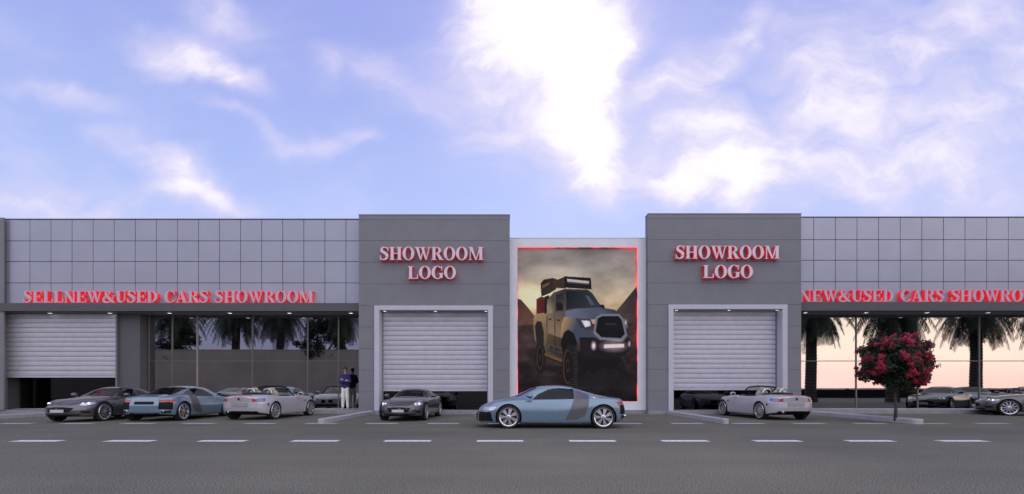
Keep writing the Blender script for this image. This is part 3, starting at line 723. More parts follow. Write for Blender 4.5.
# ------------------------------------------------------------------ cars
def car_surface(spec):
    """dense lofted shell: returns vertex grid (N, 2M-1, 3) and the section coordinate of every column"""
    L = spec['L']; c = .30; xe = L/2
    a = np.linspace(0, PI/2, 26)
    cap = c*(1-np.cos(a))
    mid = np.linspace(-xe+c, xe-c, int((L-2*c)/.015))
    xs = np.concatenate([-xe+cap[:-1], mid, (xe-cap[::-1])[1:]])
    T = {k: smooth([q[0] for q in v], [q[1] for q in v])(xs) for k, v in spec['tab'].items()}
    def plan(x):
        fx0, fn = spec['front_round']; rx0, rn = spec['rear_round']
        f = np.clip((x-fx0)/(xe-fx0), 0, 1); r = np.clip((-x-rx0)/(xe-rx0), 0, 1)
        return np.maximum(0, 1-f**fn)**(1/fn)*np.maximum(0, 1-r**rn)**(1/rn)
    p = plan(xs); w = T['w']; zb, zm, zs, zg, zt = (T[k] for k in ('zb', 'zm', 'zs', 'zg', 'zt'))
    ws, gw = T['ws'], T['gw']
    cp = [(0*w, zb), (.84*w, zb), (.95*w, zb+.015), (.975*w, zb+.09), (w*.995, zm-.06), (w, zm+.06), (ws+.35*(w-ws), zs-.07), (ws, zs-.005), (ws-.03, zs+.012),
          (gw+.03, zg-.035), (gw-.04, zg+.004), (.55*gw, zt-.12*(zt-zg)), (0*w, zt)]
    # keep it a fair curve where the roof edge sits close to the shoulder
    Pc = np.stack([np.stack([y, z], -1) for y, z in cp], 1)          # N,K,2
    s = np.arange(len(cp), dtype=float)
    for _ in range(5):
        q = Pc[:, :-1]*.75+Pc[:, 1:]*.25; r = Pc[:, :-1]*.25+Pc[:, 1:]*.75
        n = np.empty((Pc.shape[0], q.shape[1]*2, 2)); n[:, 0::2] = q; n[:, 1::2] = r
        sq = s[:-1]*.75+s[1:]*.25; sr = s[:-1]*.25+s[1:]*.75; s2 = np.empty(len(sq)*2); s2[0::2] = sq; s2[1::2] = sr
        Pc = np.concatenate([Pc[:, :1], n, Pc[:, -1:]], 1); s = np.concatenate([s[:1], s2, s[-1:]])
    # resample evenly along the middle section
    midc = Pc[len(xs)//2]; d = np.concatenate([[0], np.cumsum(np.linalg.norm(np.diff(midc, axis=0), axis=1))])
    u = np.linspace(0, d[-1], 122); j = np.clip(np.searchsorted(d, u)-1, 0, len(d)-2); t = (u-d[j])/(d[j+1]-d[j])
    S = s[j]*(1-t)+s[j+1]*t; Q = Pc[:, j]*(1-t)[None, :, None]+Pc[:, j+1]*t[None, :, None]
    Y = Q[..., 0]*p[:, None]; Z = Q[..., 1]
    X = np.repeat(xs[:, None], len(S), 1)
    if 'front_rake' in spec:
        k = np.clip((X-(xe-.6))/.6, 0, 1)**1.5; X = X + k*spec['front_rake'](Z)
        k = np.clip((-X-(xe-.5))/.5, 0, 1)**1.5; X = X - k*spec['rear_rake'](Z)
    V = np.concatenate([np.stack([X, -Y, Z], -1), np.stack([X, Y, Z], -1)[:, -2::-1]], 1)
    SS = np.concatenate([S, S[-2::-1]])
    return V, SS
def inside(poly, x, y):
    c = False; j = len(poly)-1
    for i in range(len(poly)):
        (xi, yi), (xj, yj) = poly[i], poly[j]
        if (yi > y) != (yj > y) and x < (xj-xi)*(y-yi)/(yj-yi)+xi: c = not c
        j = i
    return c
def edge_dist(poly, x, y):
    best = 9
    for i in range(len(poly)):
        (ax, ay), (bx, by) = poly[i-1], poly[i]; dx, dy = bx-ax, by-ay
        t = max(0, min(1, ((x-ax)*dx+(y-ay)*dy)/(dx*dx+dy*dy+1e-12))); best = min(best, math.hypot(x-ax-t*dx, y-ay-t*dy))
    return best
def build_shell(root, spec, mats):
    V, S = car_surface(spec); N, K, _ = V.shape
    flat = V.reshape(-1, 3).copy()
    C = .25*(V[:-1, :-1]+V[1:, :-1]+V[:-1, 1:]+V[1:, 1:]); Sc = .5*(S[:-1]+S[1:])
    nrm = np.cross(V[1:, 1:]-V[:-1, :-1], V[:-1, 1:]-V[1:, :-1]); nrm /= np.linalg.norm(nrm, axis=-1, keepdims=True)+1e-9
    ctr = np.array([0, 0, .55]); flip = np.sign((nrm*(C-ctr)).sum(-1)); nrm *= flip[..., None]
    groups = {}; R = spec['arch']
    for i in range(N-1):
        for j in range(K-1):
            x, y, z = C[i, j]
            hit = False
            for (wxx, wr) in spec['wheels']:
                if abs(y) > .42 and (x-wxx)**2+(z-wr)**2 < R*R: hit = True
            if hit: g = None
            else: g = spec['part'](x, y, z, Sc[j], nrm[i, j])
            if g: groups.setdefault(g, []).append((i*K+j, (i+1)*K+j, (i+1)*K+j+1, i*K+j+1))
    # pull the cut edge of the arches onto a true circle
    for idx in range(len(flat)):
        x, y, z = flat[idx]
        if abs(y) > .42:
            for (wxx, wr) in spec['wheels']:
                d = math.hypot(x-wxx, z-wr)
                if abs(d-R) < .012 and d > 0: flat[idx, 0] = wxx+(x-wxx)*R/d; flat[idx, 2] = wr+(z-wr)*R/d
    out = {}
    for g, fs in groups.items():
        used = sorted({i for f in fs for i in f}); mp = {o: n for n, o in enumerate(used)}
        name, side = (g.split('|')+[''])[:2]
        me = bpy.data.meshes.new(name)
        me.from_pydata([tuple(flat[i]) for i in used], [], [tuple(mp[i] for i in f) for f in fs])
        me.materials.append(mats[name])
        bm = bmesh.new(); bm.from_mesh(me); bmesh.ops.remove_doubles(bm, verts=bm.verts, dist=1e-5)
        bmesh.ops.recalc_face_normals(bm, faces=bm.faces)
        bm.normal_update()
        vote = sum((f.calc_center_median()-Vector((0, 0, .5))).dot(f.normal) for f in bm.faces)
        if vote < 0: bmesh.ops.reverse_faces(bm, faces=bm.faces)
        bm.to_mesh(me); bm.free()
        me.polygons.foreach_set('use_smooth', [True]*len(me.polygons))
        o = bpy.data.objects.new(name, me); COL.objects.link(o); o.parent = root; out[g] = o
    return out
def wheel(root, x, y, r, w, spokes, paired):
    """y: middle of the tyre; the outside faces away from the car"""
    sg = 1 if y > 0 else -1
    hub = MB(); ri = r*.82
    hub.lathe([(.0, 0), (ri*.98, 0), (ri*.98, -.10*sg), (0, -.10*sg)], 28, 'y', (x, y, r))
    h = hub.build('wheel', M['disc'], root, smooth=False)
    t = MB(); hw = w/2
    prof = [(ri, -hw*.8), (ri+.02, -hw*.98), (r*.93, -hw), (r*.985, -hw*.86), (r, -hw*.6), (r, hw*.6), (r*.985, hw*.86), (r*.93, hw), (ri+.02, hw*.98), (ri, hw*.8)]
    t.lathe(prof, 36, 'y', (x, y, r), closed=True); t.build('tyre', M['tyre'], h, smooth=True)
    m = MB(); yo = y+sg*hw*.86
    m.lathe([(ri+.004, yo-y), (ri-.008, yo-y+sg*.012), (ri-.035, yo-y), (ri-.04, yo-y-sg*.05), (ri, -sg*.02)], 36, 'y', (x, y, r))
    m.lathe([(0, yo-y+sg*.0), (.035, yo-y), (.07, yo-y-sg*.012), (.075, yo-y-sg*.04)], 16, 'y', (x, y, r))
    for k in range(spokes):
        a = 2*PI*k/spokes
        for d in ((-.13, .13) if paired else (0,)):
            aa = a+d; ax, az = math.cos(a+d*.35), math.sin(a+d*.35); bx, bz = math.cos(aa), math.sin(aa); wd = .019 if paired or spokes > 10 else .028
            p0 = Vector((x+ax*.05, yo-sg*.008, r+az*.05)); p1 = Vector((x+bx*(ri-.02), yo-sg*.016, r+bz*(ri-.02)))
            dr = (p1-p0).normalized(); pn = dr.cross(Vector((0, 1, 0))).normalized()
            vs = []
            for q, ww in ((p0, wd*.9), (p1, wd*1.15)):
                for e in (-1, 1):
                    vs.append(q+pn*ww*e); vs.append(q+pn*ww*e*1.1+Vector((0, -sg*.035, 0)))
            m.add([tuple(q) for q in vs], [(0,2,6,4), (0,4,5,1), (2,3,7,6), (0,1,3,2), (4,6,7,5)])
    m.build('rim', M['rim'], h)
    return h
def arch_liner(root, x, r, R, y0, y1):
    b = MB(); sg = 1 if y1 > 0 else -1; n = 30; ya = y1-sg*.012
    an = np.radians(np.linspace(-24, 204, n+1))
    pts = [(x+(R+.004)*math.cos(a), r+(R+.004)*math.sin(a)) for a in an]
    b.add([(p[0], y0, p[1]) for p in pts]+[(p[0], ya, p[1]) for p in pts], [(i, i+1, n+2+i, n+1+i) for i in range(n)]+[tuple(range(n+1))])
    return b.build('wheel_arch', M['black'], root)
def mirror(root, x, y, z, m):
    sg = 1 if y > 0 else -1
    b = MB(); n = 10
    for k in range(7):
        pass
    b.tube([(x-.03, y-sg*.11, z-.05), (x, y-sg*.05, z-.02), (x+.01, y, z)], [.018, .022, .03], 8)
    prof = [(-.075, .045), (-.07, .066), (-.02, .078), (.05, .066), (.10, .03), (.108, .005)]
    vs = []
    for (dx, rr) in prof:
        for k in range(n): a = 2*PI*k/n; vs.append((x+dx, y+sg*.02+1.45*rr*math.cos(a), z+.03+rr*math.sin(a)))
    fs = [(i*n+k, i*n+(k+1) % n, (i+1)*n+(k+1) % n, (i+1)*n+k) for i in range(len(prof)-1) for k in range(n)]+[tuple(range(n))]
    b.add(vs, fs); o = b.build('wing_mirror', m, root, smooth=True)
    g = MB(); g.box(x-.079, x-.073, y-sg*.03, y+sg*.10, z-.005, z+.065); g.build('mirror_glass', M['car_glass'], o)
def plate(root, x, z, w=.50, h=.11):
    b = MB(); sg = 1 if x > 0 else -1
    b.box(x-.008, x+.008, -w/2, w/2, z-h/2, z+h/2); b.build('number_plate', M['plate'], root)

def make_coupe():
    root = thing('coupe', '', 'car', group='grey grand touring coupes')
    FA, RA, r = 1.42, -1.32, .345
    spec = dict(L=4.70, wheels=((FA, r), (RA, r)), arch=.385, front_round=(1.15, 2.6), rear_round=(1.35, 3.0), tab=dict(
        zb=[(-2.35,.30),(-2.1,.24),(-1.7,.18),(0,.16),(1.7,.18),(2.1,.20),(2.35,.25)],
        zm=[(-2.35,.56),(-1.3,.56),(0,.50),(1.3,.52),(2.35,.46)],
        w=[(-2.35,.90),(-1.3,.94),(-.4,.905),(.5,.895),(1.4,.925),(2.35,.88)],
        ws=[(-2.35,.80),(-1.3,.86),(-.5,.83),(.5,.83),(1.4,.86),(2.0,.80),(2.35,.76)],
        zs=[(-2.35,.80),(-1.9,.88),(-1.3,.905),(-.7,.875),(0,.85),(.7,.83),(1.4,.795),(1.9,.70),(2.2,.625),(2.35,.56)],
        gw=[(-2.35,.60),(-2.0,.62),(-1.6,.60),(-1.2,.575),(-.7,.56),(-.2,.565),(.1,.59),(.45,.64),(.8,.68),(1.1,.62),(2.35,.50)],
        zg=[(-2.35,.84),(-2.0,.925),(-1.6,.985),(-1.2,1.09),(-.7,1.205),(-.25,1.225),(.1,1.15),(.45,1.01),(.8,.885),(1.1,.86),(1.5,.81),(2.0,.70),(2.35,.585)],
        zt=[(-2.35,.84),(-2.25,.92),(-1.9,.955),(-1.6,1.01),(-1.2,1.135),(-.7,1.255),(-.25,1.28),(.1,1.21),(.45,1.06),(.82,.92),(1.2,.885),(1.7,.815),(2.1,.71),(2.35,.60)]),
        front_rake=lambda Z: -.10*np.clip((Z-.45)/.3, 0, 1)-.03*np.clip((.36-Z)/.2, 0, 1), rear_rake=lambda Z: .05*np.clip((Z-.6)/.3, 0, 1)-.12*np.clip((.5-Z)/.3, 0, 1))
    sw = [(.66,.90),(.20,1.13),(-.12,1.19),(-.62,1.185),(-1.10,1.06),(-1.30,.965),(-1.0,.93)]
    door = [(.78,.30),(.82,.60),(.66,.86),(-.62,.90),(-.72,.62),(-.60,.30)]
    def part(x, y, z, s, n):
        sd = 'r' if y < 0 else 'l'; ay = abs(y)
        if n[2] < -.75 and z < .4: return 'underbody'
        if 7.6 < s < 10.3 and inside(sw, x, z):
            if edge_dist([(-.38,.80),(-.40,1.3),(-.41,1.3),(-.39,.80)], x, z) < .012: return 'body'
            return 'side_window|'+sd
        if s > 9.6 and .02 < x < .80 and ay < .665-.16*max(0, (.8-x))/.8 and n[2] < .97 and z > .90: return 'windscreen'
        if s > 9.6 and -1.66 < x < -.78 and ay < .50: return 'rear_window'
        if x > 1.55 and n[0] > .15 and s > 5:
            e = ((ay-(.685))/.13)**2+((z-.655-.28*(1.98-x)*.3)/.055)**2
            if e < 1 and x > 1.6: return 'headlight|'+sd
        if x > 1.9 and ay < .46-.08*max(0, (.5-z)/.1) and .37 < z < .515+.035*math.cos(ay*3.2): 
            return 'grille'
        if x > 1.9 and ay < .62 and .245 < z < .30: return 'grille'
        if x > 1.7 and .62 < ay < .78 and .33 < z < .40: return 'grille'
        if x < -2.0 and .42 < ay < .80 and .70 < z < .80: return 'tail_light|'+sd
        if s < 7.4 and inside(door, x, z):
            return 'door|'+sd
        if .95 < x < 1.05 and .62 < z < .66 and s < 7.4: return 'grille'
        return 'body'
    mats = dict(body=M['paint_grey'], door=M['paint_grey'], underbody=M['black'], side_window=M['car_glass'], windscreen=M['car_glass'], rear_window=M['car_glass'],
                headlight=M['lamp_clear'], grille=M['black'], tail_light=M['lamp_red'])
    spec['part'] = part; sh = build_shell(root, spec, mats)
    for sg in (1, -1):
        for x in (FA, RA): wheel(root, x, .80*sg, r, .24, 11, False); arch_liner(root, x, r, .385, .48*sg, .91*sg if x == FA else .925*sg)
        mirror(root, .52, .985*sg, .94, M['paint_grey'])
        hl = sh.get('headlight|'+('l' if sg > 0 else 'r'))
        for (x, yy, z) in ((2.02, .60, .665), (1.92, .715, .675)):
            b = MB(); b.lathe([(0, .0), (.03, -.004), (.042, -.02), (.042, -.05)], 14, 'z', (0, 0, 0))
            o = b.build('lit_bulb', M['lamp_on'], hl or root); o.location = (x+.005, yy*sg, z); o.rotation_euler = (0, math.radians(75), math.radians(18*sg))
        h = MB(); h.tube([(-.55, .905*sg, .74), (-.47, .925*sg, .745), (-.38, .905*sg, .745)], .012, 6); h.build('door_handle', M['chrome'], sh.get('door|'+('l' if sg > 0 else 'r')))
    g = MB()
    for z in (.395, .425, .455, .485): g.tube([(2.30-.0, -.33, z), (2.345-.02*abs(z-.43), 0, z), (2.30, .33, z)], .006, 5)
    g.build('grille_bars', M['chrome'], sh['grille'])
    plate(root, 2.375, .41, .46, .10); plate(root, -2.375, .55)
    return root

def make_sports():
    root = thing('sports_car', '', 'car', group='pale blue sports cars')
    FA, RA, r = 1.21, -1.50, .335
    spec = dict(L=4.43, wheels=((FA, r), (RA, r)), arch=.375, front_round=(1.05, 2.7), rear_round=(1.5, 3.6), tab=dict(
        zb=[(-2.215,.26),(-1.9,.20),(-1.3,.15),(0,.13),(1.5,.15),(2.0,.16),(2.215,.20)],
        zm=[(-2.215,.60),(-1.4,.60),(0,.48),(1.2,.50),(2.215,.42)],
        w=[(-2.215,.93),(-1.5,.955),(-.6,.93),(.3,.90),(1.2,.94),(2.215,.88)],
        ws=[(-2.215,.86),(-1.5,.88),(-.7,.84),(.3,.83),(1.2,.87),(1.8,.80),(2.215,.70)],
        zs=[(-2.215,.80),(-1.9,.84),(-1.4,.87),(-.7,.85),(0,.83),(.8,.82),(1.3,.79),(1.8,.71),(2.1,.62),(2.215,.55)],
        gw=[(-2.215,.66),(-1.6,.62),(-1.1,.58),(-.6,.56),(0,.56),(.4,.575),(.75,.64),(1.08,.69),(1.4,.64),(2.215,.50)],
        zg=[(-2.215,.83),(-1.9,.865),(-1.4,.955),(-1.0,1.06),(-.6,1.165),(-.1,1.20),(.25,1.185),(.48,1.135),(.75,1.01),(1.02,.885),(1.25,.83),(1.8,.73),(2.215,.565)],
        zt=[(-2.215,.84),(-2.1,.875),(-1.8,.905),(-1.4,.99),(-1.0,1.115),(-.65,1.215),(-.2,1.26),(.15,1.25),(.46,1.205),(.75,1.075),(1.08,.925),(1.35,.86),(1.8,.755),(2.1,.655),(2.215,.57)]),
        front_rake=lambda Z: -.14*np.clip((Z-.35)/.35, 0, 1)+.02*np.clip((.25-Z)/.1, 0, 1), rear_rake=lambda Z: -.09*np.clip((Z-.55)/.3, 0, 1)-.08*np.clip((.35-Z)/.2, 0, 1))
    q = lambda px, py: (2.215-(px-92)/188, (325-py)/188)
    sw = [q(408,168), q(440,140), q(500,112), q(560,106), q(637,112), q(634,167)]
    blade = [q(640,117), q(672,124), q(718,142), q(712,200), q(690,258), q(650,275), q(583,281), q(610,230), q(632,170)]
    door = [q(352,168), q(362,290), q(572,282), q(600,235), q(622,168)]
    def part(x, y, z, s, n):
        sd = 'r' if y < 0 else 'l'; ay = abs(y)
        if n[2] < -.75 and z < .4: return 'underbody'
        if inside(blade, x, z) and s < 10.2 and s > 3:
            return 'side_blade|'+sd
        if 7.6 < s < 10.3 and inside(sw, x, z): return 'side_window|'+sd
        if s > 9.6 and .42 < x < 1.12 and ay < .68-.12*(1.12-x)/.7 and z > .92: return 'windscreen'
        if s > 9.6 and -1.62 < x < -.66 and ay < .50: return 'rear_window'
        if x > 1.5 and n[0] > .12:
            if .50+.06*(z-.5) < ay < .86 and .52 < z < .625 and s > 4: return 'headlight|'+sd
            if .50 < ay < .83 and .20 < z < .47: return 'side_intake|'+sd
            if ay < .40 and .22 < z < .50: return 'grille'
        if x < -1.85 and n[0] < -.12:
            if .47 < ay < .88 and .685 < z < .77: return 'tail_light|'+sd
            if .47 < ay < .86 and .42 < z < .678: return 'rear_vent|'+sd
            if ay < .34 and .60 < z < .70: return 'plate_recess'
            if ay < .50 and .20 < z < .30: return 'grille'
            if .58 < ay < .82 and .30 < z < .38: return 'grille'
        if s < 7.4 and inside(door, x, z):
            return 'door|'+sd
        return 'body'
    mats = dict(body=M['paint_blue'], door=M['paint_blue'], underbody=M['black'], side_window=M['car_glass'], windscreen=M['car_glass'], rear_window=M['car_glass'], side_blade=M['blade'],
                headlight=M['lamp_clear'], grille=M['black'], side_intake=M['black'], rear_vent=M['black'], plate_recess=M['black'], tail_light=M['lamp_orange'])
    spec['part'] = part; sh = build_shell(root, spec, mats)
    for sg in (1, -1):
        for x in (FA, RA): wheel(root, x, .815*sg, r, .25, 7, True); arch_liner(root, x, r, .375, .48*sg, .925*sg if x == FA else .94*sg)
        mirror(root, .60, .985*sg, .91, M['paint_blue'])
        b = MB(); b.lathe([(.035, 0), (.045, .01), (.045, .10), (.036, .10)], 14, 'y', (0, 0, 0))
        o = b.build('exhaust_tip', M['chrome'], root, smooth=True); o.location = (-2.10, .62*sg, .36); o.rotation_euler = (0, 0, PI/2)
    plate(root, 2.235, .36, .46, .10)
    return root

def make_roadster():
    root = thing('roadster', '', 'car', group='silver white open roadsters')
    FA, RA, r = 1.25, -1.245, .325
    spec = dict(L=4.09, wheels=((FA, r), (RA, r)), arch=.36, front_round=(1.1, 2.6), rear_round=(1.35, 3.4), tab=dict(
        zb=[(-2.045,.30),(-1.8,.23),(-1.4,.17),(0,.15),(1.5,.17),(2.045,.22)],
        zm=[(-2.045,.60),(-1.2,.58),(0,.50),(1.2,.52),(2.045,.46)],
        w=[(-2.045,.86),(-1.25,.895),(-.4,.855),(.4,.85),(1.25,.885),(2.045,.84)],
        ws=[(-2.045,.74),(-1.25,.80),(-.4,.79),(.4,.80),(1.25,.82),(2.045,.72)],
        zs=[(-2.045,.80),(-1.6,.845),(-1.2,.855),(-.6,.82),(0,.815),(.6,.82),(1.2,.80),(1.7,.70),(2.045,.58)],
        gw=[(-2.045,.60),(-1.2,.64),(0,.68),(.7,.68),(2.045,.50)],
        zg=[(-2.045,.835),(-1.6,.885),(-1.2,.90),(-.6,.855),(0,.84),(.6,.85),(1.2,.84),(1.7,.73),(2.045,.60)],
        zt=[(-2.045,.845),(-1.98,.905),(-1.6,.915),(-1.2,.925),(-.6,.90),(0,.88),(.6,.885),(1.2,.86),(1.7,.755),(2.045,.61)]),
        front_rake=lambda Z: -.10*np.clip((Z-.4)/.3, 0, 1), rear_rake=lambda Z: .05*np.clip((Z-.65)/.2, 0, 1)-.06*np.clip((.45-Z)/.25, 0, 1))
    door = [(.50,.26),(.56,.55),(.50,.80),(-.55,.80),(-.62,.55),(-.50,.26)]
    pit = [(.30,-.60),(.42,-.3),(.45,0),(.42,.3),(.30,.60),(-.80,.62),(-1.0,.55),(-1.04,0),(-1.0,-.55),(-.80,-.62)]
    def part(x, y, z, s, n):
        sd = 'r' if y < 0 else 'l'; ay = abs(y)
        if n[2] < -.75 and z < .4: return 'underbody'
        if s > 8.6 and inside(pit, x, y) and z > .6: return None
        if x > 1.4 and n[0] > .12:
            if .46 < ay < .80 and .585 < z < .70: return 'headlight|'+sd
            if .04 < ay < .27 and .42 < z < .56: return 'grille|'+sd
            if ay < .6 and .24 < z < .34: return 'air_intake'
        if x < -1.6 and n[0] < -.05:
            if .47 < ay < .605 and .665 < z < .775: return 'tail_light|'+sd
            if .605 <= ay < .80 and .655 < z < .79 and x < -1.74: return 'indicator_lens|'+sd
        if x < -1.9 and ay < .40 and .862 < z < .895: return 'brake_light'
        if ay < .62 and x < -1.7 and .24 < z < .33: return 'diffuser'
        if s < 7.3 and inside(door, x, z):
            return 'door|'+sd
        if s < 7.2 and ay > .7 and (x+1.68)**2+(z-.56)**2 < .045**2: return 'tail_light|'+sd
        return 'body'
    mats = dict(body=M['paint_white'], door=M['paint_white'], underbody=M['black'], headlight=M['lamp_clear'], grille=M['black'], air_intake=M['black'], tail_light=M['lamp_red'], indicator_lens=M['lamp_blue'], brake_light=M['lamp_red'], diffuser=M['black'])
    spec['part'] = part; sh = build_shell(root, spec, mats)
    for sg in (1, -1):
        for x in (FA, RA): wheel(root, x, .77*sg, r, .23, 12, False); arch_liner(root, x, r, .36, .46*sg, .86*sg if x == FA else .87*sg)
        mirror(root, .34, .93*sg, .90, M['paint_white'])
        # seat with head restraint, roll hoop
        b = MB()
        for (sx, sy, sz, cx, cy, cz, tilt) in ((.26,.24,.07,-.22,.34,.50,0), (.09,.235,.32,-.58,.34,.76,-.2), (.07,.13,.10,-.66,.34,1.07,-.15)):
            n1, n2 = 10, 16; vs = []
            for i in range(n1+1):
                t = -PI/2+PI*i/n1
                for k in range(n2):
                    p_ = 2*PI*k/n2; ca = math.copysign(abs(math.cos(t))**.5, 1); sa = math.copysign(abs(math.sin(t))**.5, math.sin(t))
                    cx_ = math.copysign(abs(math.cos(p_))**.6, math.cos(p_)); sx_ = math.copysign(abs(math.sin(p_))**.6, math.sin(p_))
                    q = Vector((sx*ca*cx_, sy*ca*sx_, sz*sa)); q = Euler((0, tilt, 0)).to_matrix() @ q
                    vs.append((cx+q.x, cy*sg+q.y, cz+q.z))
            b.add(vs, [(i*n2+k, i*n2+(k+1) % n2, (i+1)*n2+(k+1) % n2, (i+1)*n2+k) for i in range(n1) for k in range(n2)])
        b.build('seat', M['leather'], root, smooth=True)
        b = MB(); b.tube([(-.93, .34*sg-.17, .82), (-.93, .34*sg-.165, 1.0), (-.93, .34*sg-.11, 1.10), (-.93, .34*sg, 1.125), (-.93, .34*sg+.11, 1.10), (-.93, .34*sg+.165, 1.0), (-.93, .34*sg+.17, .82)], .024, 8)
        b.build('roll_hoop', M['chrome'], root, smooth=True)
        b = MB(); b.lathe([(.028, 0), (.036, .01), (.036, .08), (.028, .08)], 14, 'y', (0, 0, 0)); 
        if sg > 0: o = b.build('exhaust_tip', M['chrome'], root, smooth=True); o.location = (-1.96, .46, .29); o.rotation_euler = (0, 0, PI/2)
        b = MB(); b.tube([(.86, .875*sg, .63), (.80, .885*sg, .66), (.72, .88*sg, .66)], .014, 6); b.build('side_vent', M['black'], root)
    # cockpit tub: floor, sides, dashboard
    b = MB(); n = len(pit)
    top = [(p[0]*1.0, p[1]*1.01, .845) for p in pit]; lowr = [(p[0]*.97-.01, p[1]*.97, .40) for p in pit]
    b.add(top+lowr, [(i, (i+1) % n, n+(i+1) % n, n+i) for i in range(n)]+[tuple(range(n, 2*n))])
    b.box(.26, .40, -.56, .56, .70, .86); b.box(-.2, .3, -.08, .08, .42, .66)
    b.build('cockpit', M['leather_dark'], root)
    b = MB(); b.tube([(.12+.07*math.sin(a)*.4, .34+.17*math.cos(a), .80+.17*math.sin(a)) for a in np.linspace(0, 2*PI, 19)], .014, 6); b.build('steering_wheel', M['black'], root)
    # windscreen and its frame
    base = [(.50-.22*(yy/.66)**2*1.0, yy, .855) for yy in np.linspace(-.70, .70, 15)]
    topp = [(.02-.12*(yy/.66)**2, yy*.82, 1.235-.05*(yy/.7)**2) for yy in np.linspace(-.70, .70, 15)]
    b = MB(); vs = base+topp; b.add(vs, [(i, i+1, 16+i, 15+i) for i in range(14)]); b.build('windscreen', M['car_glass_clear'], root, smooth=True)
    b = MB(); b.tube([base[0]]+[topp[0]]+topp[1:-1]+[topp[-1]]+[base[-1]], .024, 8); b.build('windscreen_frame', M['black'], root)
    b = MB(); 
    for i in range(6): b.tube([(-1.02-.02*i, -.60+.01*i, .88+.012*i), (-1.04-.02*i, 0, .915+.012*i), (-1.02-.02*i, .60-.01*i, .88+.012*i)], .028, 6)
    b.build('folded_roof', M['leather_dark'], root, smooth=True)
    b = MB(); b.lathe([(0, 0), (.036, 0), (.042, .008), (.042, .016)], 18, 'y', (0, 0, 0)); o = b.build('badge', M['black_gloss'], root); o.location = (-2.10, 0, .765); o.rotation_euler = (0, 0, -PI/2)
    b = MB(); b.box(-2.075, -2.055, -.30, .30, .50, .63); b.build('number_plate', M['plate_dim'], root)
    return root

def park(src, first, label, x, y, deg, s=1.0, z=0.):
    o = src if first else copy_tree(src)
    o.location = (x, y, z); o.rotation_euler = (0, 0, math.radians(deg)); o.scale = (s,)*3; o['label'] = label
    return o
coupe, sports, roadster = make_coupe(), make_sports(), make_roadster()
park(coupe, 1, 'dark grey coupe facing the road by the left wing\'s shutter, leftmost car', -16.12, 19.30, 271.5, 1.0)
park(coupe, 0, 'dark grey coupe facing the road under the left tower\'s shutter with headlights lit', -4.06, 19.75, 267.4, .955)
park(coupe, 0, 'grey coupe cut off by the right edge of the photo, nose to the left', 23.8, 21.3, 148, 1.03)
park(sports, 1, 'pale blue sports car driving side on along the road in front of the poster', 1.20, 15.47, 178.4, 1.054)
park(sports, 0, 'pale blue sports car parked tail to the road between grey coupe and white roadster', -13.44, 19.75, 91.4, 1.052)
park(roadster, 1, 'silver white open roadster parked tail to the road in front of the left wing\'s windows', -10.08, 20.30, 84.2, 1.065)
park(roadster, 0, 'silver white open roadster parked tail to the road in front of the right tower', 10.47, 20.25, 96.1, 1.065)
park(sports, 0, 'pale blue sports car beyond the right edge, mirrored in the right window', 27.6, 19.0, 118, 1.05)
park(roadster, 0, 'white open roadster beyond the right edge, mirrored at the end of the right window', 31.6, 18.8, 100, 1.06)

# ------------------------------------------------------------------ person
def skin_mesh(name, nodes, edges, material, parent, root_node, sub=2):
    names = list(nodes); me = bpy.data.meshes.new(name)
    me.from_pydata([nodes[n][0] for n in names], [(names.index(a), names.index(b)) for a, b in edges], [])
    o = bpy.data.objects.new(name, me); COL.objects.link(o)
    sk = o.modifiers.new('skin', 'SKIN'); sk.use_smooth_shade = True
    if not me.skin_vertices: me.attributes.new('skin_vertices', 'FLOAT', 'POINT')
    for i, n in enumerate(names):
        r = nodes[n][1]; r = (r, r) if not hasattr(r, '__len__') else r
        me.skin_vertices[0].data[i].radius = r
        me.skin_vertices[0].data[i].use_root = (n == root_node)
    ss = o.modifiers.new('sub', 'SUBSURF'); ss.levels = sub; ss.render_levels = sub
    bpy.context.view_layer.update()
    dg = bpy.context.evaluated_depsgraph_get()
    m2 = bpy.data.meshes.new_from_object(o.evaluated_get(dg))
    o.modifiers.clear(); o.data = m2; m2.name = name
    m2.materials.clear(); m2.materials.append(material)
    m2.polygons.foreach_set('use_smooth', [True]*len(m2.polygons))
    o.parent = parent; return o
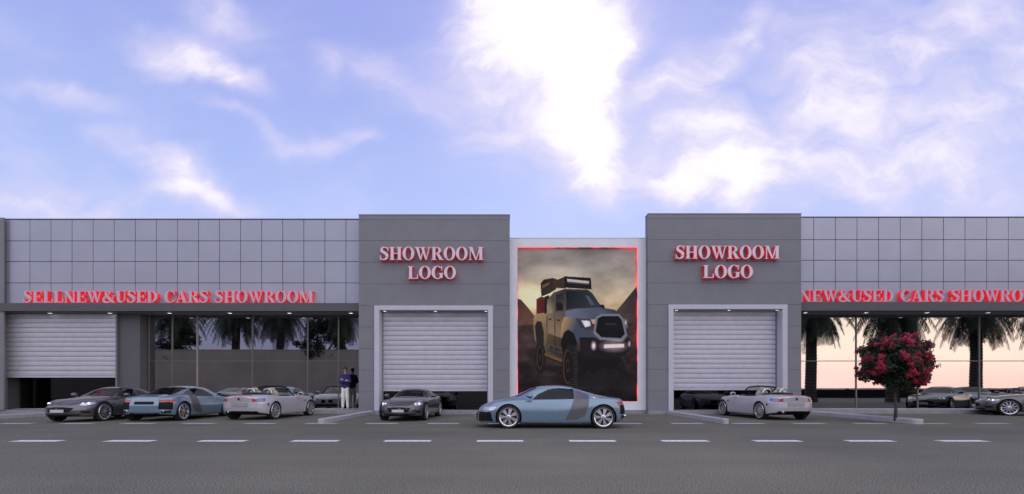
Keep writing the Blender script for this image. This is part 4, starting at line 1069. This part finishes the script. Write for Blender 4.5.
def make_person():
    root = thing('person', 'person in a dark blue jacket and off-white trousers, arms crossed, by the left window', 'person', (wx(345.2, 23.45), 23.45, FL), math.radians(8), scale=1.165)
    root.scale = (1.0, 1.1, 1.165)
    J = {}
    def n(k, x, y, z, r): J[k] = ((x, y, z), r)
    n('pelvis', 0, 0, .93, (.12,.085)); n('waist', 0, 0, 1.07, (.125,.09)); n('chest', 0, .0, 1.28, (.165,.11)); n('collar', 0, .0, 1.44, (.10,.075))
    n('neck', 0, -.01, 1.52, .052); n('jaw', 0, -.035, 1.59, (.058,.062)); n('head', 0, -.02, 1.67, (.074,.086)); n('crown', 0, -.012, 1.735, (.06,.07))
    E_ = [('pelvis','waist'), ('waist','chest'), ('chest','collar'), ('collar','neck'), ('neck','jaw'), ('jaw','head'), ('head','crown')]
    for sg, t, dz, dy in ((-1, 'r', .0, -.02), (1, 'l', .05, .015)):
        n('sh'+t, sg*.165, .0, 1.41, .062); n('el'+t, sg*.255, -.06, 1.14, .046); n('fo'+t, sg*.09, -.175+dy, 1.165+dz, .040); n('wr'+t, -sg*.07, -.19+dy, 1.19+dz, .030)
        n('pa'+t, -sg*.135, -.175+dy, 1.20+dz, (.036,.018))
        E_ += [('collar','sh'+t), ('sh'+t,'el'+t), ('el'+t,'fo'+t), ('fo'+t,'wr'+t), ('wr'+t,'pa'+t)]
        for k in range(4):
            zz = 1.228+dz-.019*k; n('f%d'%k+t, -sg*(.185+.004*(1-abs(k-1.5))), -.155+dy, zz, .0095); n('g%d'%k+t, -sg*(.222-.004*k), -.115+dy, zz-.006, .008)
            E_ += [('pa'+t,'f%d'%k+t), ('f%d'%k+t,'g%d'%k+t)]
        n('th'+t, -sg*.115, -.185+dy, 1.245+dz, .011); n('tt'+t, -sg*.145, -.175+dy, 1.272+dz, .009); E_ += [('wr'+t,'th'+t), ('th'+t,'tt'+t)]
        n('hip'+t, sg*.085, 0, .86, .072); n('kn'+t, sg*.105, -.015, .50, .056); n('ca'+t, sg*.11, .015, .34, .05); n('an'+t, sg*.115, .01, .09, .036); n('ft'+t, sg*.125, -.06, .045, (.036,.03)); n('to'+t, sg*.135, -.15, .03, (.035,.02))
        E_ += [('pelvis','hip'+t), ('hip'+t,'kn'+t), ('kn'+t,'ca'+t), ('ca'+t,'an'+t), ('an'+t,'ft'+t), ('ft'+t,'to'+t)]
    skin_mesh('body', J, E_, M['skin'], root, 'pelvis')
    # jacket
    K = {}
    def g(k, src, r, dx=0, dy=0, dz=0):
        p = J[src][0]; K[k] = ((p[0]+dx, p[1]+dy, p[2]+dz), r)
    g('hem', 'pelvis', (.198,.155), dz=-.13); g('waist', 'waist', (.185,.14)); g('chest', 'chest', (.20,.145)); g('collar', 'collar', (.125,.10), dz=.0); g('top', 'neck', (.078,.078), dz=-.01)
    EJ = [('hem','waist'), ('waist','chest'), ('chest','collar'), ('collar','top')]
    for t in 'rl':
        g('sh'+t, 'sh'+t, .088); g('el'+t, 'el'+t, .072); g('fo'+t, 'fo'+t, .062); g('wr'+t, 'wr'+t, .046)
        EJ += [('collar','sh'+t), ('sh'+t,'el'+t), ('el'+t,'fo'+t), ('fo'+t,'wr'+t)]
    skin_mesh('jacket', K, EJ, M['jacket'], root, 'chest')
    K = {}; EJ = [('wst','pel')]
    g('wst', 'pelvis', (.16,.115), dz=.09); g('pel', 'pelvis', (.172,.125), dz=-.03)
    for t, sg in (('r', -1), ('l', 1)):
        g('hip'+t, 'hip'+t, .112, dz=-.03); g('kn'+t, 'kn'+t, .084); g('ca'+t, 'ca'+t, .078); g('an'+t, 'an'+t, .070, dz=-.035)
        EJ += [('pel','hip'+t), ('hip'+t,'kn'+t), ('kn'+t,'ca'+t), ('ca'+t,'an'+t)]
    skin_mesh('trousers', K, EJ, M['trousers'], root, 'pel')
    for sg, t in ((-1, 'r'), (1, 'l')):
        K = {'a': ((sg*.115, .035, .048), (.046,.045)), 'b': ((sg*.125, -.06, .045), (.046,.042)), 'c': ((sg*.136, -.165, .034), (.042,.028))}
        skin_mesh('shoe', K, [('a','b'), ('b','c')], M['shoe'], root, 'b')
    # hair: cap over the back and top of the skull with a fringe
    vs = []; fs = []; n1, n2 = 12, 22
    for i in range(n1+1):
        for k in range(n2):
            ph = 2*PI*k/n2; back = .5+.5*math.sin(ph)               # +y is the back of the head
            th = (i/n1)*(1.36+.80*back); rr = 1+.04*math.sin(7*ph+3*i)
            vs.append((.092*rr*math.sin(th)*math.cos(ph), -.012+.105*rr*math.sin(th)*math.sin(ph), 1.685+.105*math.cos(th)*rr))
    fs = [(i*n2+k, i*n2+(k+1) % n2, (i+1)*n2+(k+1) % n2, (i+1)*n2+k) for i in range(n1) for k in range(n2)]
    b = MB(); b.add(vs, fs); b.build('hair', M['hair'], root, smooth=True)
    b = MB()
    for sg in (-1, 1): b.lathe([(0, -.008), (.010, -.006), (.013, 0), (.010, .006)], 10, 'y', (sg*.031, -.098, 1.672))
    b.build('eyes', M['black_gloss'], root, smooth=True)
    b = MB(); b.tube([(0, -.098, 1.675), (0, -.118, 1.64), (0, -.108, 1.63)], [.007, .013, .010], 8); b.build('nose', M['skin'], root, smooth=True)
    b = MB(); b.tube([(-.022, -.093, 1.597), (0, -.101, 1.595), (.022, -.093, 1.597)], [.003, .006, .003], 6); b.build('mouth', mat('lip', (.30,.11,.09), .5, var=0), root)
    b = MB()
    for sg in (-1, 1): b.tube([(sg*.076, -.01, 1.69), (sg*.088, 0, 1.67), (sg*.078, -.005, 1.635)], [.008, .014, .007], 8)
    b.build('ears', M['skin'], root, smooth=True)
make_person()

# ------------------------------------------------------------------ planting
def leaf_quads(P, D, size, asp=.5, jit=.6, r=None):
    """one small folded leaf of two triangles pairs per point"""
    r = r or rng; n = len(P); d = D+r.normal(0, jit, D.shape); d /= np.linalg.norm(d, axis=1)[:, None]
    t = np.cross(d, r.normal(0, 1, D.shape)); t /= np.linalg.norm(t, axis=1)[:, None]+1e-9
    up = np.cross(d, t); s = (size*(.65+.7*r.random(n)))[:, None]
    a, b_, c, e = P-t*s*.5, P+up*s*asp*.5+d*s*.08, P+t*s*.5, P-up*s*asp*.5+d*s*.08
    V = np.stack([a, b_, c, e], 1).reshape(-1, 3); i = np.arange(n)*4
    return V, np.stack([i, i+1, i+2, i+3], -1)
def leaf_object(name, V, Fc, m, parent):
    me = bpy.data.meshes.new(name); me.from_pydata(V.tolist(), [], Fc.tolist()); me.materials.append(m)
    o = bpy.data.objects.new(name, me); COL.objects.link(o); o.parent = parent; return o
def flowering_tree():
    Yt = 17.15; X = wx(895.5, Yt)
    root = thing('flowering_tree', 'small round headed tree covered in crimson blossom, standing on the kerb by the right window', 'tree', (X, Yt, .165))
    b = MB(); b.tube([(0,0,-.1), (.01,0,.35), (-.01,.01,.85), (0,0,1.1)], [.062,.048,.042,.046], 10); tr = b.build('trunk', M['bark'], root, smooth=True)
    b = MB(); r = random.Random(3)
    for k in range(16):
        a = k*2.4; e = r.uniform(.5, 1.2); ln = r.uniform(.7, 1.25)
        p1 = Vector((math.cos(a)*math.cos(e)*ln*.5, math.sin(a)*math.cos(e)*ln*.5, 1.05+math.sin(e)*ln*.55)); p2 = Vector((math.cos(a)*math.cos(e)*ln*1.05, math.sin(a)*math.cos(e)*ln, 1.05+math.sin(e)*ln*1.05))
        b.tube([(0,0,1.0), p1, p2], [.035, .022, .008], 6)
    b.build('limbs', M['bark'], root, smooth=True)
    # clumps over a flattened round head
    q = np.random.default_rng(21); cl = []
    for k in range(80):
        a = q.random()*2*PI; u = q.uniform(-.98, 1.0); rr = q.uniform(.66, 1.0)
        hx = math.sqrt(max(0, 1-u*u)) if u > 0 else math.sqrt(max(0, 1-abs(u)**3.2))
        cl.append((1.0*rr*hx*math.cos(a), 1.0*rr*hx*math.sin(a), 1.97+u*(.80 if u > 0 else .86)*rr+(.10 if u > .4 else 0), q.uniform(.22, .34)))
    P = []; D = []
    for (cx, cy, cz, cr) in cl:
        m = int(3200*cr*cr+60); d = q.normal(0, 1, (m, 3)); d /= np.linalg.norm(d, axis=1)[:, None]
        P.append(np.array([cx, cy, cz])+d*cr*(q.random((m, 1))**.4)); D.append(d)
    m = 6000; d = q.normal(0, 1, (m, 3)); d /= np.linalg.norm(d, axis=1)[:, None]
    P.append(np.array([0, 0, 1.98])+d*np.array([.95, .95, .72])*(q.random((m, 1))**.45)); D.append(d)
    V, Fc = leaf_quads(np.concatenate(P), np.concatenate(D), .085, .55, .7, q); crown = leaf_object('crown', V, Fc, M['leaf'], root)
    P = []; D = []
    for (cx, cy, cz, cr) in cl:
        if q.random() < .06 or cz < 1.5 and q.random() < .55: continue
        o = np.array([cx, cy, cz-1.98]); o = o/np.linalg.norm(o); c = np.array([cx, cy, cz])+o*cr*.55
        for _ in range(q.integers(3, 7)):
            c2 = c+q.normal(0, .09, 3); m = q.integers(34, 60); d = q.normal(0, 1, (m, 3)); d /= np.linalg.norm(d, axis=1)[:, None]
            P.append(c2+d*q.uniform(.07, .13)*(q.random((m, 1))**.5)); D.append(d+o)
    V, Fc = leaf_quads(np.concatenate(P), np.concatenate(D), .072, .8, .5, q); leaf_object('blossom', V, Fc, M['flower'], root)
flowering_tree()

def palm(x, y, h, trunk_r, label, seed, fl=3.3, group='date palms mirrored in the windows'):
    root = thing('date_palm', label, 'palm tree', (x, y, 0), seed*1.3, group)
    q = np.random.default_rng(seed); b = MB()
    zs = np.linspace(-.1, h, int(h/.13)); pts = [(.04*math.sin(z*1.1), .05*math.sin(z*.8+1), z) for z in zs]
    rad = [trunk_r*(1.12-.2*i/len(zs)+(.10 if i % 2 else -.04)+(.25 if i < 4 else 0)) for i in range(len(zs))]
    b.tube(pts, rad, 16); b.build('trunk', M['palm_trunk'], root)
    V = []; Fc = []
    def quad(a, b_, c, d): k = len(V); V.extend([a, b_, c, d]); Fc.append((k, k+1, k+2, k+3))
    for k in range(84):
        az = k*2.39996+q.normal(0, .15); el = math.radians(78-125*(k/84)**.8)+q.normal(0, .08); ln = fl*(.85+.3*q.random())*(1 if k > 8 else .8)
        p = Vector((0, 0, h+.05)); n = 16; d = Vector((math.cos(az)*math.cos(el), math.sin(az)*math.cos(el), math.sin(el))); side = Vector((-math.sin(az), math.cos(az), 0)); st = ln/n
        for i in range(n):
            t = i/n; d = (d+Vector((0, 0, -.085-.10*t))).normalized(); p2 = p+d*st; nrm = side.cross(d).normalized(); w = .03*(1-t)+.006
            quad(tuple(p-side*w), tuple(p+side*w), tuple(p2+side*w), tuple(p2-side*w))
            if i > 1:
                for e in (0, .33, .66):
                    pp = p.lerp(p2, e); L_ = (.62*math.sin(PI*min(1, .22+.78*t))**.7+.08)*(fl/3.3)
                    for sg in (-1, 1):
                        dirv = (side*sg*.85+d*.75+nrm*.25+Vector((0, 0, -.30))+Vector(q.normal(0, .09, 3))).normalized(); wv = d*.022
                        tip = pp+dirv*L_; mid = pp+dirv*L_*.5
                        quad(tuple(pp-wv), tuple(pp+wv), tuple(mid+wv*1.3), tuple(mid-wv*1.3)); quad(tuple(mid-wv*1.3), tuple(mid+wv*1.3), tuple(tip+wv*.15), tuple(tip-wv*.15))
            p = p2
    leaf_object('crown', np.array(V), np.array(Fc), M['palm_leaf'], root)
    P = []; D = []
    for k in range(9):
        a = k*2*PI/9; c = np.array([math.cos(a)*.75, math.sin(a)*.75, h-.35]); m = 130; d = q.normal(0, 1, (m, 3)); d /= np.linalg.norm(d, axis=1)[:, None]
        P.append(c+d*np.array([.24,.24,.34])*(q.random((m, 1))**.4)); D.append(d)
    V, Fc = leaf_quads(np.concatenate(P), np.concatenate(D), .10, .9, .5, q); leaf_object('date_bunches', V, Fc, M['dates'], root)
def mx(px, D): return (px-CX)/F*D                         # sideways place of something mirrored at depth D
D1 = 42.0; D2 = 62.0
for i, px in enumerate((811, 893, 976, 1058)):
    palm(mx(px, D1), 48-D1, 8.4, .40, ('date palm mirrored in the right window next to the right tower', 'date palm mirrored in the right window behind the crimson tree',
         'date palm mirrored in the right window to the right of the crimson tree', 'date palm mirrored at the far right end of the right window')[i], 11+i, 4.1)
for i, px in enumerate((176, 236, 280, 341)):
    palm(mx(px, D2), 48-D2, 11.2, .46, ('date palm above the mirrored wall at the left end of the left window', 'date palm above the mirrored wall in the middle of the left window',
         'date palm above the mirrored wall with a clear dark trunk in the left window', 'date palm above the mirrored wall beside the standing person')[i], 31+i, 4.9)
def broad_tree(x, y, h, r, label, seed):
    root = thing('broadleaf_tree', label, 'tree', (x, y, 0), 0, 'leafy trees mirrored in the left window'); q = np.random.default_rng(seed)
    b = MB(); b.tube([(0,0,-.1), (.1,0,h*.3), (0,.1,h*.6)], [.3,.22,.12], 10)
    for k in range(7):
        a = k*2.4; b.tube([(0,.05,h*.4), (math.cos(a)*r*.4, math.sin(a)*r*.4, h*.6), (math.cos(a)*r*.75, math.sin(a)*r*.75, h*.75)], [.12,.07,.03], 7)
    b.build('trunk', M['bark'], root, smooth=True)
    P = []; D = []
    for k in range(46):
        d0 = q.normal(0, 1, 3); d0 /= np.linalg.norm(d0); c = np.array([0, 0, h*.66])+d0*np.array([r, r, h*.34])*q.random()**.4; cr = q.uniform(.45, .9); m = 150
        d = q.normal(0, 1, (m, 3)); d /= np.linalg.norm(d, axis=1)[:, None]; P.append(c+d*cr*(q.random((m, 1))**.45)); D.append(d)
    V, Fc = leaf_quads(np.concatenate(P), np.concatenate(D), .26, .6, .6, q); leaf_object('crown', V, Fc, M['leaf'], root)
broad_tree(mx(318, 60), -12.6, 10.5, 3.0, 'leafy tree above the mirrored wall on the right of the left window', 5)
broad_tree(mx(165, 60), -12.8, 10.0, 3.2, 'leafy tree above the mirrored wall at the left end of the left window', 6)
# walls across the road, seen only in the windows
wl = MB(); xw0, xw1 = -70., -13.; yw = -10.6; n = 19
for i in range(n):
    a = xw0+(xw1-xw0)*i/n; c = xw0+(xw1-xw0)*(i+1)/n; wl.box(a+.006, c-.006, yw-.25, yw, -.1, wz(350.5, 58.6))
wl.box(xw0-.05, xw1+.05, yw-.29, yw+.04, wz(350.5, 58.6)+.003, wz(350.5, 58.6)+.12)
tag(wl.build('boundary_wall', M['rear_wall']), 'tall grey brown boundary wall across the road, mirrored in the left window', 'wall')
wl = MB()
for i in range(16):
    a = 12+i*5.; wl.box(a+.01, a+4.99, -12.3, -12., -.1, 1.02); wl.box(a, a+.2, -12.28, -12.08, 1.021, 1.16)
wl.box(12, 92, -12.2, -12.14, 1.16, 1.21)
tag(wl.build('low_wall', M['black']), 'low dark roadside wall with a rail, mirrored along the right window', 'wall')
